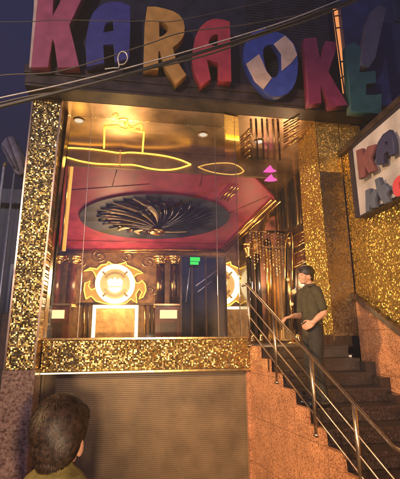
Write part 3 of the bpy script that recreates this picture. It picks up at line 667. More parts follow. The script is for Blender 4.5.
# side-wall arch door and framed panels
XSW = 3.59
sd = thing('side_door', 'dark arched side doorway edged in gold behind the man in olive', 'door', atX(290, 335, XSW))
def sx(px, py, d=0): return atX(px, py, XSW-d)
oa = [(285.5, 330), (285.5, 250), (286.5, 240), (288.5, 233.5), (291, 232), (292.5, 236), (293, 250), (293, 330)]
bm = B(); prism(bm, [sx(*p, .02) for p in oa], (-.02, 0, 0)); obj('leaf', bm, M['black'], sd)
bm = B(); tube(bm, [sx(*p, .06) for p in oa], .02, 8); obj('gold_edging', bm, M['gold'], sd)
for i, (y0_, y1_, lb) in enumerate(((233, 247, 'upper gold-framed panel on the dark lobby wall'), (251, 267, 'lower gold-framed panel on the dark lobby wall'))):
    p_ = [(294.5, y0_+3), (306, y0_-3), (307.5, y1_-5), (295, y1_)]
    t = thing('framed_panel', lb, 'wall panel', sx(295, y1_, .03), 'framed panels on the lobby wall')
    bm = B(); prism(bm, [sx(*p, .01) for p in p_], (-.02, 0, 0)); obj('panel', bm, M['red_wood'], t)
    bm = B(); tube(bm, [sx(*p, .06) for p in p_+p_[:1]], .022, 8); fr_ = obj('frame', bm, M['gold'], t)
    m_ = [(297, y0_+6), (304, y0_+2.5), (305, y1_-8), (297.5, y1_-3.5)]
    bm = B(); tube(bm, [sx(*p, .045) for p in m_+m_[:1]], .010, 8); obj('inner_frame', bm, M['gold'], fr_)
for i, (px, py) in enumerate(((288, 279.5), (294, 291.5), (292, 304))):
    c = atY(px, py, 8.3); t = thing('wall_sconce', ['highest of three glowing globe lamps beside the man', 'middle of three glowing globe lamps beside the man', 'lowest of three glowing globe lamps beside the man'][i], 'lamp', c, 'globe lamps in the lobby')
    bm = B(); ball(bm, c, .035 if i != 1 else .05, seg=16); obj('globe', bm, emit('globe_glow', (1, .46, .15), .7), t)
    bm = B(); px_ = atY(291, 300, 8.33).x; tube(bm, [c, V(((c.x+px_)/2, c.y+.03, c.z-.07)), V((px_, 8.35, c.z-.03))], .014, 8); obj('arm', bm, M['gold'], t)
ls = thing('slatted_screen', 'tall dark screen of gold-edged slats on the upper lobby side wall', 'screen', atX(290, 235, XSW-.05))
for i in range(9):
    px = 279+i*3.2; m_ = M['gold'] if i % 3 == 0 else (M['bronze_dark'] if i % 3 == 1 else M['black'])
    a_ = sx(px, 231-i*1.0, .08); c_ = V((a_.x, a_.y, sx(px, 176-i*3, .08).z)); bm = B(); bx(bm, a_.x-.02, a_.x+.02, a_.y-.03, a_.y+.03, a_.z, min(c_.z, ZS-.02), .004); obj('slat', bm, m_, ls)
cc = thing('bead_curtain', 'strings of gold and dark beads hanging between the lobby columns and the door', 'curtain', atY(262, 225, 9.0))
for i in range(12):
    px = 250+i*3.1; a_ = atY(px, 232-2*(i % 3), 9.0); t_ = atY(px, 262+6*math.sin(i*1.7)+i*1.1, 9.0)
    bm = B(); tube(bm, [V((a_.x, 9.0, a_.z)), V((a_.x, 9.0, t_.z))], .005, 6); nn = int((a_.z-t_.z)/.075)
    for j in range(nn): ball(bm, (a_.x, 9.0, a_.z-.075*j-.03), .02+.012*((i+j) % 3 == 0), seg=8)
    obj('bead_string', bm, M['gold'] if i % 2 else M['steel'], cc)
bm = B(); a_ = atY(248, 231, 9.0); t_ = atY(288, 229, 9.0); tube(bm, [a_, V((t_.x, 9.0, a_.z))], .03, 8); obj('rail', bm, M['bronze_dark'], cc)
sc_ = thing('lamp_stand', 'gold stand carrying the three globe lamps in the lobby', 'lamp stand', atY(297, 340, 8.33))
c = atY(291, 300, 8.33); cz = atY(291, 270, 8.33).z; c.x -= .25
bm = B(); tube(bm, [V((c.x+.25, 8.35, 1.58)), V((c.x+.25, 8.35, cz))], .025, 10); obj('pole', bm, M['gold'], sc_)
bm = B(); lathe(bm, (c.x+.25, 8.35, 1.552), [(.16, 0), (.15, .02), (.04, .05)], 20); obj('foot', bm, M['gold'], sc_)

# ------------------------------------------------------------ staircase
PSn = V((2, .34, 0)); PSp = V((1.7, 6, 0))
def S(px, py, d=0.0): return pl(px, py, PSp, PSn)
def leftx(y): return 1.7 + (6-y)*.17
n0 = V((0, 5.665, 1.574)); slope = .585
stc = thing('granite_staircase', 'pink granite staircase climbing to the lobby with dark risers', 'staircase', (2.3, 4, 0))
rise = .165; run = rise/slope
steps = []; z = 1.574; y = 5.70
bm_t = B(); prof = [(5.98, GZ), (5.98, z), ]
k = 0
while z > GZ+.05:
    zn = max(GZ, z-rise); yn = y-run
    last = k == 0
    bt = B(); yb_ = y+ (0.9 if k == 0 else .0)
    # tread slab from y-? : step k top at z spans [y, y+run]
    prism(bt, [(leftx(y)+.06, y, z-.035), (XW-.16, y, z-.035), (XW-.16, y+run+.0, z-.035), (leftx(y+run)+.06, y+run, z-.035)], (0, 0, .035))
    obj('tread', bt, M['granite_dark'], stc)
    br = B(); prism(br, [(leftx(y)+.06, y+.02, zn), (XW-.16, y+.02, zn), (XW-.16, y+run-.01, zn), (leftx(y+run)+.06, y+run-.01, zn)], (0, 0, z-.037-zn)); obj('riser', br, M['granite_dark'], stc)
    prof += [(y-.02, z), (y-.02, zn)]
    z = zn; y = yn; k += 1
# stringer (jagged parapet side)
poly = []
for yy, z_ in prof: poly.append(V((leftx(yy), yy, z_+.012)))
poly.append(V((leftx(prof[-1][0]-.001), prof[-1][0]-.001, GZ)))
bm = B(); 
# build as columns so that each piece is convex
yy_ = [p for p in prof]
segs = []; 
for i in range(1, len(prof)-1, 2):
    segs.append((prof[i][0], prof[i+1][0] if i > 1 else prof[i+1][0], prof[i][1]))
for i in range(1, len(prof)-1, 2):
    ya = prof[i+1][0]; yb2 = prof[i][0] if i > 1 else 5.98
    if i > 1: yb2 = prof[i-1][0] if False else prof[i-1][0]
    zt_ = prof[i][1]+.012
    prism(bm, [(leftx(ya), ya, GF), (leftx(yb2), yb2, GF), (leftx(yb2), yb2, zt_), (leftx(ya), ya, zt_)], (.059, .01, 0))
bmesh.ops.remove_doubles(bm, verts=bm.verts[:], dist=1e-4)
obj('stringer', bm, M['granite'], stc)
bm = B(); prism(bm, [(1.735, 5.7+run+.002, 1.5), (XW-.0, 5.7+run+.002, 1.5), (3.6, 6.45, 1.5), (3.6, 9.5, 1.5), (2.5, 9.5, 1.5), (1.735, 6.02, 1.5)], (0, 0, .06)); obj('landing', bm, M['granite_dark'], stc)
# right stepped plinth
zz = [atX(322, 335, XW-.15), atX(342, 347, XW-.15), atX(360, 365, XW-.15), atX(375, 385, XW-.15)]
slp = (zz[1].z-zz[3].z)/(zz[1].y-zz[3].y)
bm = B(); yk = 5.60
k = 0
while True:
    zt_ = zz[1].z + slp*(yk-.0-zz[1].y)+.0
    if zt_ < GZ+.1 or yk < 2.7: break
    bx(bm, XW-.155, XW-.003, yk-.30, yk-.001, GZ, zt_); k += 1; yk -= .30
obj('stepped_plinth', bm, M['granite_dark'], stc)
for i, (px, py) in enumerate(((350, 356), (361, 374))):  # glints on the steps, put in as small glowing plates
    c = atX(px, py, XW-.165)
    t = thing('step_light', ['small glowing step light nearer the pillar', 'small glowing step light nearer the street'][i], 'step light', c, 'step lights on the stair plinth')
    bm = B(); bx(bm, XW-.165, XW-.1555, c.y-.035, c.y+.035, c.z-.009, c.z+.009, .003); obj('lens', bm, emit('step_glow', (1, .65, .4), .6), t)
    bm = B(); bx(bm, XW-.175, XW-.156, c.y-.055, c.y+.055, c.z+.019, c.z+.026); obj('hood', bm, M['steel'], t)

# handrail
hr = thing('stair_handrail', 'stainless steel handrail with three bars up the granite stairs', 'handrail', (1.9, 4.6, 1))
RTp = S(246.5, 284); RBp = S(391, 466)   # direction line of the top rail
d_ = (S(393, 447)-S(246.5, 284)).normalized()
top0 = S(246.5, 284); top1 = S(393, 447); 
end = top1 + V((.02, -.25, -.02))
OFF = V((.03, 0, 0))
bm = B(); tube(bm, [top0+V((0, .25, .0)), top0+V((0, .06, 0)), top0, top0+d_*.06, top1-d_*.05, top1, top1+V((.01, -.1, -.01)), end], .018, 12); obj('top_rail', bm, M['steel'], hr)
for k, dz in enumerate((.27, .47, .67)):
    q = d_.copy()
    bm = B(); tube(bm, [top0+V((0, 0, -dz)), top1+V((0, 0, -dz+.03*k))], .0095, 10); obj('lower_rail', bm, M['steel'], hr)
for (px, py, pyb) in ((248, 286, 345), (274, 315, 384), (311, 356, 441), (354, 404, 480)):
    a_ = S(px, py); bm = B()
    zb3 = 1.574+slope*(a_.y-5.665)-.14
    tube(bm, [a_, V((a_.x, a_.y, max(GZ, zb3)))], .022, 12)
    lathe(bm, (a_.x, a_.y, max(GZ, zb3)-.005), [(.04, 0), (.04, .02), (.025, .03)], 16)
    obj('post', bm, M['steel'], hr)

# ------------------------------------------------------------ people
def remesh(bm, vox, sm=4, name='m'):
    me = bpy.data.meshes.new('t'); bm.to_mesh(me); bm.free(); o = bpy.data.objects.new('t', me); COL.objects.link(o)
    r = o.modifiers.new('r', 'REMESH'); r.mode = 'VOXEL'; r.voxel_size = vox; r.use_smooth_shade = True
    s = o.modifiers.new('s', 'SMOOTH'); s.iterations = sm; s.factor = .5
    dg = bpy.context.evaluated_depsgraph_get(); dg.update(); m2 = bpy.data.meshes.new_from_object(o.evaluated_get(dg)); bpy.data.objects.remove(o)
    b2 = bmesh.new(); b2.from_mesh(m2); bpy.data.meshes.remove(m2)
    for f in b2.faces: f.smooth = True
    return b2
def limb(bm, pts, rr, seg=12, n=5):
    q = catm([tuple(p)+(r,) for p, r in zip(pts, rr)], n)
    tube(bm, [p[:3] for p in q], 0, seg, [p[3] for p in q])
    ball(bm, q[0][:3], q[0][3], seg=seg); ball(bm, q[-1][:3], q[-1][3], seg=seg)
def hand(bm, w, dirv, palm_n, s=1.0, curl=.5):
    """w wrist point, dirv forward, palm_n palm facing direction"""
    f = V(dirv).normalized(); n = V(palm_n).normalized(); n = (n-f*n.dot(f)).normalized(); side = f.cross(n)
    w = V(w)
    for k in range(4):
        o = (k-1.5)*.021*s
        limb(bm, [w+side*o*.5, w+f*.045*s+side*o, w+f*.088*s+side*o], [.017*s, .0155*s, .0125*s], 8, 3)
    for k, ln in enumerate((.068, .078, .072, .055)):
        o = (k-1.5)*.021*s; b0 = w+f*.088*s+side*o; p = [b0]; d = f.copy()
        for j in range(3):
            d = (d+n*curl*(.55+.2*j)).normalized(); p.append(p[-1]+d*ln*s*(.42, .32, .26)[j])
        limb(bm, p, [.0098*s, .0092*s, .0085*s, .0072*s], 8, 3)
    t0_ = w+f*.025*s-side*.028*s
    limb(bm, [t0_, t0_+(f*.6-side*.7+n*.3).normalized()*.035*s, t0_+(f*.9-side*.75+n*.6).normalized()*.065*s, t0_+(f*1.2-side*.55+n*.8).normalized()*.09*s], [.015*s, .0125*s, .011*s, .009*s], 8, 3)
def head(bm, c, fdir, s=1.0):
    """c = centre of skull, fdir = face direction (horizontal)"""
    f = V(fdir).normalized(); sd = f.cross(V((0, 0, 1))).normalized(); R = Matrix((sd, f, V((0, 0, 1)))).transposed()
    P = lambda x, y, z: V(c)+R@V((x, y, z))*s
    ball(bm, P(0, -.012, .02), .098*s, .78, 1.0, .98, 24, R)
    ball(bm, P(0, .015, -.035), .078*s, .80, .92, 1.05, 20, R)
    ball(bm, P(0, .045, -.085), .042*s, 1.0, .95, .75, 16, R)      # chin and jaw
    ball(bm, P(0, .083, -.012), .018*s, .7, .8, 1.5, 10, R)        # nose bridge
    ball(bm, P(0, .098, -.028), .0145*s, 1, 1, .85, 10, R)
    for q in (-1, 1):
        ball(bm, P(q*.033, .072, .012), .020*s, 1.3, .7, .55, 10, R) # brow
        ball(bm, P(q*.036, .046, -.034), .032*s, 1, .9, 1.1, 12, R)    # cheek
        ball(bm, P(q*.081, -.008, -.034), .034*s, .38, .6, 1.0, 14, R) # ear
    ball(bm, P(0, .086, -.058), .018*s, 1.4, .55, .3, 10, R); ball(bm, P(0, .084, -.068), .018*s, 1.2, .55, .34, 10, R)
    return P, R
def eyes(P, R, s, par):
    for q in (-1, 1):
        bm = B(); ball(bm, P(q*.031, .0795, -.003), .0115*s, 1.1, .55, .6, 12, R); ey = obj('eye', bm, mat('eye_white', (.55, .5, .45), .2), par)
        bm = B(); ball(bm, P(q*.031, .0855, -.003), .0055*s, 1, .4, 1, 10, R); obj('iris', bm, M['black'], ey)

# --- man on the stairs: faces the building's left (-X)
yS = 4.72; xS = atY(310.5, 300, yS).x
zst = 1.574+slope*(yS-5.665)                      # nosing line height there
# step he stands on
kst = math.floor((5.70-yS)/run); zf = 1.574-rise*(kst+1)
HX = V((xS, yS, zf)); topz = atY(305, 265.5, yS).z; Hh = topz-zf-.015; sc = Hh/1.72
man = thing('person', 'man in dark olive shirt and trousers facing left on the stairs, one arm held forward', 'person', HX)
def W(x, y, z): return HX+V((x, y, z))*sc       # x: forward is -X ; y: near side is -Y
bm = B()
P, R = head(bm, W(-.045, 0, 1.60), (-1, -.12, 0), sc)
limb(bm, [W(.0, 0, 1.40), W(-.012, 0, 1.50), W(-.028, 0, 1.54)], [.062*sc, .053*sc, .052*sc])
limb(bm, [W(0.01, 0, .95), W(0, 0, 1.15), W(.005, 0, 1.32)], [.085*sc, .085*sc, .08*sc])
nsh, nel, nwr = W(.01, -.17, 1.37), W(.065, -.215, 1.12), W(-.08, -.20, .99)
fsh, fel, fwr = W(-.01, .19, 1.38), W(-.13, .16, 1.13), W(-.33, .0, 1.05)
wpt = atY(288, 316.5, yS-.0)
fwr = V((wpt.x+.04, yS-.02, wpt.z)); fel = (fsh+fwr)/2+V((.04, .02, -.13))
limb(bm, [nsh, (nsh+nel)/2, nel, (nel+nwr)/2, nwr], [.056*sc, .05*sc, .041*sc, .038*sc, .028*sc])
limb(bm, [fsh, (fsh+fel)/2, fel, (fel+fwr)/2, fwr], [.056*sc, .05*sc, .041*sc, .038*sc, .028*sc])
hand(bm, nwr, (-.75, .3, -.45), (0, 1, -.2), sc, .75)
hand(bm, fwr, (-1, -.12, -.25), (0, 0, -1), sc, .6)
for q in (-1, 1):
    limb(bm, [W(.0, q*.09, .92), W(-.02, q*.095, .5), W(.02, q*.095, .1), W(.02, q*.095, .06)], [.075*sc, .06*sc, .042*sc, .045*sc])
    limb(bm, [W(.05, q*.095, .045), W(-.05, q*.10, .04), W(-.15, q*.10, .03)], [.042*sc, .04*sc, .03*sc])
obj('body', remesh(bm, .0065, 3), M['skin'], man)
eyes(P, R, sc, man)
bm = B()
limb(bm, [W(.0, 0, .88), W(.0, 0, .97), W(-.01, 0, 1.12), W(.0, 0, 1.28), W(.005, 0, 1.38)], [.128*sc, .125*sc, .118*sc, .125*sc, .09*sc], 20)
for q in (-1, 1):
    limb(bm, [W(.0, q*.05, .9), W(-.0, q*.06, 1.1), W(.0, q*.09, 1.30), W(.0, q*.11, 1.365)], [.112*sc, .105*sc, .092*sc, .07*sc], 16)
limb(bm, [nsh+V((0, .05, .0)), nsh, nsh*.45+nel*.55, nsh*.2+nel*.8], [.075*sc, .074*sc, .064*sc, .062*sc])
limb(bm, [fsh+V((0, -.05, 0)), fsh, fsh*.45+fel*.55, fsh*.2+fel*.8], [.075*sc, .074*sc, .064*sc, .062*sc])
limb(bm, [W(-.005, 0, 1.40), W(-.01, 0, 1.46)], [.078*sc, .062*sc])
obj('shirt', remesh(bm, .008, 5), M['olive'], man)
bm = B()
for q in (-1, 1):
    limb(bm, [W(.0, q*.075, .90), W(-.01, q*.09, .72), W(-.02, q*.095, .5), W(.01, q*.095, .28), W(.02, q*.095, .09)], [.102*sc, .092*sc, .076*sc, .068*sc, .064*sc], 16)
limb(bm, [W(.01, 0, .84), W(0, 0, .93)], [.11*sc, .116*sc], 18)
obj('trousers', remesh(bm, .009, 4), M['trouser'], man)
def ringtube(cz, rx, ry, r, cx=0):
    return [W(cx+rx*math.cos(t*math.pi/12), ry*math.sin(t*math.pi/12), cz) for t in range(25)], r
bm = B(); pts_, r_ = ringtube(.975, .122, .158, .016); tube(bm, pts_, r_*sc, 8); obj('belt', bm, M['black'], man)
bm = B(); limb(bm, [W(-.05, -.07, 1.455), W(.04, -.075, 1.47), W(.06, 0, 1.485), W(.04, .075, 1.47), W(-.05, .07, 1.455)], [.014*sc]*5, 8); obj('collar', bm, M['olive'], man)
bm = B()
for q in range(3): ball(bm, W(-.135+.012*q, -.012, 1.12+.1*q), .008*sc, seg=8)
obj('shirt_buttons', bm, M['black'], man)
for q in (-1, 1):
    bm = B(); limb(bm, [W(.06, q*.095, .045), W(-.04, q*.10, .043), W(-.16, q*.10, .034)], [.05*sc, .048*sc, .036*sc]); obj('shoe', bm, M['black'], man)
bm = B()
ball(bm, P(0, -.022, .045), .109*sc, .83, 1.0, .90, 24, R); ball(bm, P(0, .045, .085), .058*sc, 1.2, .95, .6, 16, R); ball(bm, P(0, -.065, -.02), .068*sc, .95, .7, 1.05, 16, R)
ball(bm, P(0, .0, .10), .07*sc, 1.1, 1.2, .5, 16, R)
obj('hair', remesh(bm, .009, 1), M['hair'], man)

# --- person seen from behind at the lower left
yH = 1.6
c = atY(58, 430, yH); fcm = thing('person', 'dark-haired person in a mustard shirt seen from behind, lower left', 'person', (c.x, yH+.02, 0))
zc = c.z
topz = atY(62, 393, yH).z; chinz = topz-.235
s = 1.0
HC = V((c.x+.01, yH, topz-.143)); fd = (.35, 1, 0)
bm = B(); P, R = head(bm, HC, fd, s)
bz = HC.z-1.598
def W2(x, y, z): return V((c.x, yH+.0, bz))+V((x, y, z))
limb(bm, [W2(.0, -.02, 1.38), W2(0, -.02, 1.46), W2(0, -.015, 1.53)], [.07, .058, .056])
limb(bm, [W2(0, 0, .95), W2(0, 0, 1.15), W2(0, -.01, 1.32)], [.13, .12, .12])
for q in (-1, 1):
    sh_, el_, wr_ = W2(q*.19, -.01, 1.37), W2(q*.235, -.02, 1.09), W2(q*.23, .05, .84)
    limb(bm, [sh_, (sh_+el_)/2, el_, (el_+wr_)/2, wr_], [.056, .05, .041, .038, .028])
    hand(bm, wr_, (0, .15, -1), (-q, 0, 0), 1, .3)
    limb(bm, [W2(q*.09, 0, .92), W2(q*.095, .02, .5), W2(q*.095, -.0, .1), W2(q*.095, 0, .06-bz)], [.09, .06, .042, .045])
    limb(bm, [W2(q*.095, -.05, .045-bz), W2(q*.10, .05, .04-bz), W2(q*.10, .14, .03-bz)], [.042, .04, .03])
obj('body', remesh(bm, .006, 3), M['skin'], fcm); eyes(P, R, 1, fcm)
bm = B()
for q in (-1, 1):
    limb(bm, [W2(q*.05, 0, .9), W2(q*.06, 0, 1.1), W2(q*.09, -.005, 1.28), W2(q*.12, -.01, 1.355)], [.13, .125, .11, .085], 16)
    sh_, el_ = W2(q*.19, -.01, 1.36), W2(q*.235, -.02, 1.09)
    limb(bm, [W2(q*.13, -.01, 1.36), sh_, sh_*.45+el_*.55, sh_*.15+el_*.85], [.08, .078, .066, .064])
limb(bm, [W2(0, -.01, .9), W2(0, -.015, 1.12), W2(0, -.02, 1.3), W2(0, -.02, 1.38)], [.15, .145, .14, .11], 20)
limb(bm, [W2(0, -.02, 1.38), W2(0, -.018, 1.44), W2(0, -.016, 1.475)], [.135, .09, .07], 20)
obj('shirt', remesh(bm, .008, 3), M['mustard'], fcm)
bm = B()
for q in (-1, 1): limb(bm, [W2(q*.075, 0, .92), W2(q*.09, .01, .7), W2(q*.095, .02, .5), W2(q*.095, 0, .09)], [.12, .105, .085, .072], 16)
limb(bm, [W2(0, 0, .86), W2(0, 0, .93)], [.13, .14], 18)
obj('trousers', remesh(bm, .009, 4), M['trouser'], fcm)
for q in (-1, 1):
    bm = B(); limb(bm, [W2(q*.095, -.06, .045-bz), W2(q*.10, .04, .043-bz), W2(q*.10, .16, .034-bz)], [.05, .048, .036]); obj('shoe', bm, M['black'], fcm)
# hair with strand relief
bm = B()
ball(bm, P(0, -.012, .035), .112, .81, 1.0, .92, 32, R); ball(bm, P(0, .045, .06), .07, 1.1, .9, .75, 20, R)
limb(bm, [P(0, -.02, .03), P(0, -.032, 0), P(0, -.044, -.03), P(0, -.046, -.055)], [.094, .086, .072, .058], 24, 6)
ball(bm, P(.02, -.05, .0), .075, 1, .85, 1.2, 20, R)

hb = remesh(bm, .006, 14)
from mathutils import noise
def strands(surf, HC, R, cen, count, ln, seed, m, par, lift=.004, wid=.0011, zmin=-.075):
    rnd = random.Random(seed)
    from mathutils.bvhtree import BVHTree
    bv = BVHTree.FromBMesh(surf); bm = B(); Ri = R.transposed(); crown = V((.01, -.055, .12))
    for _ in range(count):
        d = V((rnd.gauss(0, 1), rnd.gauss(0, 1), rnd.gauss(0, 1))).normalized()
        o = V(HC)+R@(d*.3); hit = bv.ray_cast(o, -(R@d))
        if hit[0] is None: continue
        p, nrm = hit[0], hit[1]
        l = Ri@(p-V(HC))
        if l.z < zmin*rnd.uniform(.8, 1.1): continue
        # flow: away from the crown, then down
        fl = (l-crown); fl = fl - (Ri@nrm)*fl.dot(Ri@nrm)
        if fl.length < 1e-4: continue
        fl = fl.normalized()+V((.25*rnd.gauss(0, 1), .25*rnd.gauss(0, 1), -.25+.2*rnd.gauss(0, 1)))*.6
        # clumps
        cn = noise.noise_vector(l*38)*.55
        fl = (R@(fl+cn)); fl = (fl-nrm*fl.dot(nrm)).normalized()
        side = fl.cross(nrm).normalized(); L = ln*rnd.uniform(.6, 1.25); w = wid*rnd.uniform(.7, 1.5)
        lf = lift*rnd.uniform(.3, 1.8)
        pts = []
        for k in range(4):
            q = k/3; pp = p+fl*L*q+nrm*(lf*math.sin(q*2.6)+.001) - nrm*(L*q)**2*4.2
            pts.append(pp)
        vs = []
        for k, pp in enumerate(pts):
            ww = w*(1-.75*k/3); vs.append((bm.verts.new(pp-side*ww), bm.verts.new(pp+side*ww)))
        for k in range(3):
            f = bm.faces.new((vs[k][0], vs[k+1][0], vs[k+1][1], vs[k][1])); f.smooth = True
    me = bpy.data.meshes.new('hair_strands'); bm.to_mesh(me); bm.free(); me.materials.append(m)
    o = bpy.data.objects.new('hair_strands', me); COL.objects.link(o); o.parent = par
    o.matrix_parent_inverse = Matrix.Translation(par.location).inverted()
for v in hb.verts:
    l = R.transposed()@(v.co-HC); an = math.atan2(l.x, l.y+.02)
    cr = V((l.x, l.y+.03, 0)).length
    nn = noise.noise(V((an*9, l.z*6, cr*8))); n3 = noise.noise(V((an*26, l.z*10, cr*14)))
    nrm = (v.co-HC).normalized(); v.co += nrm*(nn*.006+n3*.002)
strands(hb, HC, R, None, 32000, .036, 3, M['strand'], fcm)
obj('hair', hb, M['hair'], fcm)

# ------------------------------------------------------------ street left: parasol, neighbours, cables
mb = mat('blue_grey_wall', (.045, .055, .095), .6, 0, .4, 3, .2)
nb = thing('neighbour_building', 'dim blue-grey shop building left of the gold pillar', 'building', (-7, 9, 0))
bm = B(); bx(bm, -9, -2.0, 9, 14, 0, 4.9, .02); obj('wall', bm, mb, nb)
bm = B(); bx(bm, -9.1, -1.95, 8.7, 9.0, 4.6, 4.95, .02); obj('cornice', bm, mb, nb)
for i, x in enumerate((-2.75, -3.6, -4.5)):
    bm = B(); bx(bm, x, x+.6, 8.93, 8.998, 1.2, 3.3, .01); f_ = obj('window', bm, mat('window_frame_blue', (.05, .06, .11), .4), nb)
    bm = B(); bx(bm, x+.06, x+.54, 8.91, 8.928, 1.26, 3.24); obj('pane', bm, M['darkglass'], f_)
bm = B(); bx(bm, -3.6, -1.9, 8.3, 8.7, 0, 2.2, .02); obj('entrance_screen', bm, mat('brown_screen', (.11, .06, .05), .6, 0, .3, 6), nb)
pr = thing('folded_parasol', 'grey canvas parasol folded down on a thin pole beside the pillar', 'parasol', atY(15, 400, 6.9))
Yp = 6.9
cm = mat('grey_canvas', (.17, .15, .20), .8, 0, .3, 8, .4)
bm = B()
outl = [(0, 144), (6, 136), (13, 135), (19, 146), (26, 160), (25, 168), (20, 174), (14, 172), (9, 160), (3, 152)]
prism(bm, [atY(*p, Yp) for p in outl], (0, .22, 0)); bmesh.ops.bevel(bm, geom=bm.edges[:], offset=.03, segments=2, affect='EDGES')
for f in bm.faces: f.smooth = True
obj('canopy', bm, cm, pr)
bm = B()
for a_, c_ in (((6, 138), (18, 170)), ((13, 137), (24, 166)), ((2, 146), (14, 168))): tube(bm, [atY(*a_, Yp-.02), atY(*c_, Yp-.02)], .02, 6)
obj('canopy_fold', bm, mat('dark_canvas', (.10, .09, .13), .8, 0, .3, 8), pr)
bm = B(); a_ = atY(14.5, 173, Yp+.1); tube(bm, [a_, V((a_.x-.02, Yp+.1, GZ))], .02, 8); obj('pole', bm, mat('pale_pole', (.3, .32, .4), .4, .5), pr)
po = thing('white_pole', 'thin pale pole at the left edge of the street', 'pole', atY(2, 420, 6.5))
bm = B(); a_ = atY(4, 167, 6.5); tube(bm, [a_, V((a_.x-.01, 6.5, GZ))], .022, 8); obj('shaft', bm, mat('pale_pole_b', (.42, .46, .55), .4, .3), po)
bm = B(); tube(bm, [a_, a_+V((.02, 0, .08))], .03, 8); obj('cap', bm, M['shutter'], po)
# right neighbour
nb2 = thing('neighbour_tower', 'dark blue building rising at the right above the side wall', 'building', (7, 8, 0))
xt = atY(386, 60, 7.0).x
bm = B(); bx(bm, xt, 14, 7.0, 14, 0, 14, .02); obj('wall', bm, mat('night_blue_wall', (.014, .022, .085), .6, 0, .3, 2, .1), nb2)
for z in range(3):
    bm = B(); bx(bm, xt+.35, xt+1.5, 6.95, 6.998, 5.2+z*1.9, 6.4+z*1.9); wf = obj('window', bm, mat('window_frame_navy', (.02, .03, .09), .5), nb2)
    bm = B(); bx(bm, xt+.42, xt+1.43, 6.93, 6.948, 5.27+z*1.9, 6.33+z*1.9); obj('pane', bm, M['darkglass'], wf)
# overhead cables
Yc = 3.4
cbm = mat('cable_rubber', (.03, .03, .035), .8, 0, .2, 20); cbl = mat('pale_cable', (.22, .22, .25), .5, 0, .2, 20)
def cable(pts, r, m, label, y=Yc):
    q = [pts[0]]; 
    P3 = [atY(*p, y) for p in pts]
    bm = B(); tube(bm, [V(p) for p in catm([tuple(p) for p in P3], 8)], r, 8)
    tag(obj('overhead_cable', bm, m), label, 'cable', 'overhead cables')
cable([(-260, 165), (-60, 122), (0, 107), (60, 92), (120, 76), (200, 52.5), (280, 27), (352, 0), (470, -48), (640, -130)], .017, cbm, 'thickest dark overhead cable crossing the whole sign')
cable([(-260, 150), (-60, 112), (0, 98), (60, 85), (120, 70), (200, 47.5), (280, 23), (345, -2), (470, -52), (640, -135)], .007, cbl, 'thin pale cable just above the thickest cable', Yc-.05)
cable([(-260, 175), (0, 103), (70, 90), (130, 73), (200, 57), (260, 36), (380, -10), (640, -140)], .009, cbm, 'thin black cable close below the thickest cable', Yc+.06)
cable([(-260, 200), (-40, 86), (60, 71), (145, 45), (185, 32), (260, 22), (380, -6), (640, -90)], .006, cbm, 'thin black wire crossing the amber R', Yc+.1)
cable([(-260, 20), (0, 22), (60, 20), (145, 21), (200, 16), (380, -30), (640, -120)], .004, cbm, 'thinnest wire across the tops of the letters', Yc+.12)
lp = catm([(105, 69), (113, 68), (119, 67), (118, 58), (121, 52), (126, 53), (127.5, 59), (124, 64), (119, 64.5)])
bm = B(); tube(bm, [atY(*p, Yc-.08) for p in lp], .006, 8); tag(obj('cable_loop', bm, cbl), 'small pale loop of wire hanging on the cables below the navy A', 'cable')

# ------------------------------------------------------------ lamps out of view that light the front, partly added
def front_lamp(x, y, z, e, col, tgt, label, rad=.12, size=70):
    t = thing('street_lamp', label, 'street lamp', (x, y, 0), 'street lamps')
    bm = B(); tube(bm, [(x, y-.5, 0), (x, y-.5, z+.25)], .06, 12, [.07, .045]); obj('pole', bm, M['shutter'], t)
    bm = B(); tube(bm, [(x, y-.5, z+.2), (x, y, z+.26)], .03, 8); obj('arm', bm, M['shutter'], t)
    bm = B(); lathe(bm, (x, y, z+.12), [(.2, 0), (.18, .08), (.05, .14)], 20); obj('lamp_head', bm, M['shutter'], t)
    ld = bpy.data.lights.new('street_light', 'SPOT'); ld.energy = e; ld.color = col; ld.shadow_soft_size = rad
    ld.spot_size = math.radians(size); ld.spot_blend = .5
    o = bpy.data.objects.new('street_lamp_light', ld); COL.objects.link(o); o.location = (x, y, z)
    o.rotation_euler = (V(tgt)-V((x, y, z))).to_track_quat('-Z', 'Y').to_euler()
front_lamp(.5, -3.2, 1.5, 720, (1, .68, .40), (1.0, 6, 1.2), 'knee-high warm lamp post behind the viewer', .08, 62)  # unseen low light like a vehicle's; the post is added to carry it
front_lamp(-4.6, 0.6, 4.3, 1700, (1, .62, .28), (3.1, 5.0, 2.0), 'tall warm street lamp on the left kerb', .15, 56)
front_lamp(-6.2, -5.5, 6.2, 2000, (1, .80, .74), (1.2, 5.4, 6.6), 'tallest street lamp across the road, with a cooler light', .3, 60)  # added out of view to brighten the sign letters
def point(x, y, z, e, col, r=.15):  # point lights without fixtures, added to fill out the indoor glow
    ld = bpy.data.lights.new('room_light', 'POINT'); ld.energy = e; ld.color = col; ld.shadow_soft_size = r
    o = bpy.data.objects.new('room_lamp', ld); COL.objects.link(o); o.location = (x, y, z)
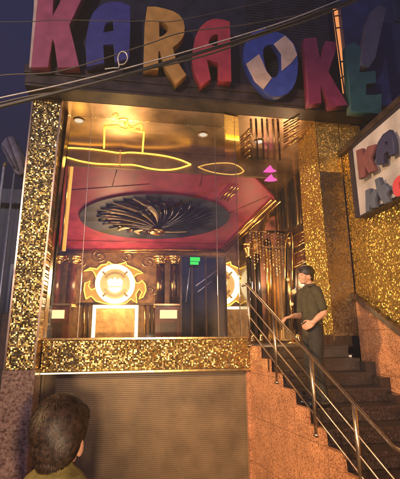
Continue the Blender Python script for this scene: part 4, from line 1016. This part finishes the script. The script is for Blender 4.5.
point(-.6, 8.9, 2.9, 48, (1, .66, .42), .25)
point(.9, 8.4, 2.8, 14, (1, .62, .45), .25)
point(3.1, 9.0, 3.0, 26, (1, .62, .3), .12)
pn = atZ(123, 140, ZS-.35); point(pn.x, pn.y, pn.z, 4, (1, .62, .12), .1)
pn = atZ(60, 150, ZS-.5); point(pn.x+.2, 6.7, 4.75, 2.5, (1, .62, .12), .1)
pe = atY(115, 284, YB-.7); point(pe.x, pe.y, pe.z, 55, (1, .62, .22), .3)
point(3.1, 6.9, 4.3, 22, (1, .6, .3), .12)

hm = bpy.data.materials.new('haze'); hm.use_nodes = True; hn = hm.node_tree; hn.nodes.remove(hn.nodes['Principled BSDF'])
pv = hn.nodes.new('ShaderNodeVolumePrincipled'); pv.inputs['Density'].default_value = .0035; pv.inputs['Color'].default_value = (.85, .88, .95, 1)
hn.links.new(pv.outputs[0], hn.nodes['Material Output'].inputs['Volume'])
bm = B(); bx(bm, -160, 160, -160, 160, -1.6, 16); hz = obj('haze', bm, hm); hz['kind'] = 'stuff'
# ------------------------------------------------------------ night sky
w = bpy.data.worlds.new('World'); SC.world = w; w.use_nodes = True
nt = w.node_tree; bg = nt.nodes['Background']
sk = nt.nodes.new('ShaderNodeTexSky'); sk.sky_type = 'NISHITA'; sk.sun_disc = False
sk.sun_elevation = math.radians(-5); sk.sun_rotation = math.radians(200)
mul = nt.nodes.new('ShaderNodeMix'); mul.data_type = 'RGBA'; mul.blend_type = 'MULTIPLY'; mul.inputs[0].default_value = 1; mul.inputs[7].default_value = (.45, .55, 1.6, 1)
nt.links.new(sk.outputs[0], mul.inputs[6]); nt.links.new(mul.outputs[2], bg.inputs[0]); bg.inputs[1].default_value = 3.8
SC.view_settings.view_transform = 'Standard'; SC.view_settings.look = 'None'; SC.view_settings.exposure = 1.1; SC.view_settings.gamma = 1
SC.view_settings.use_curve_mapping = False
SC.cycles.use_denoising = True; SC.cycles.max_bounces = 8; SC.cycles.transparent_max_bounces = 12
SC.cycles.sample_clamp_indirect = 6
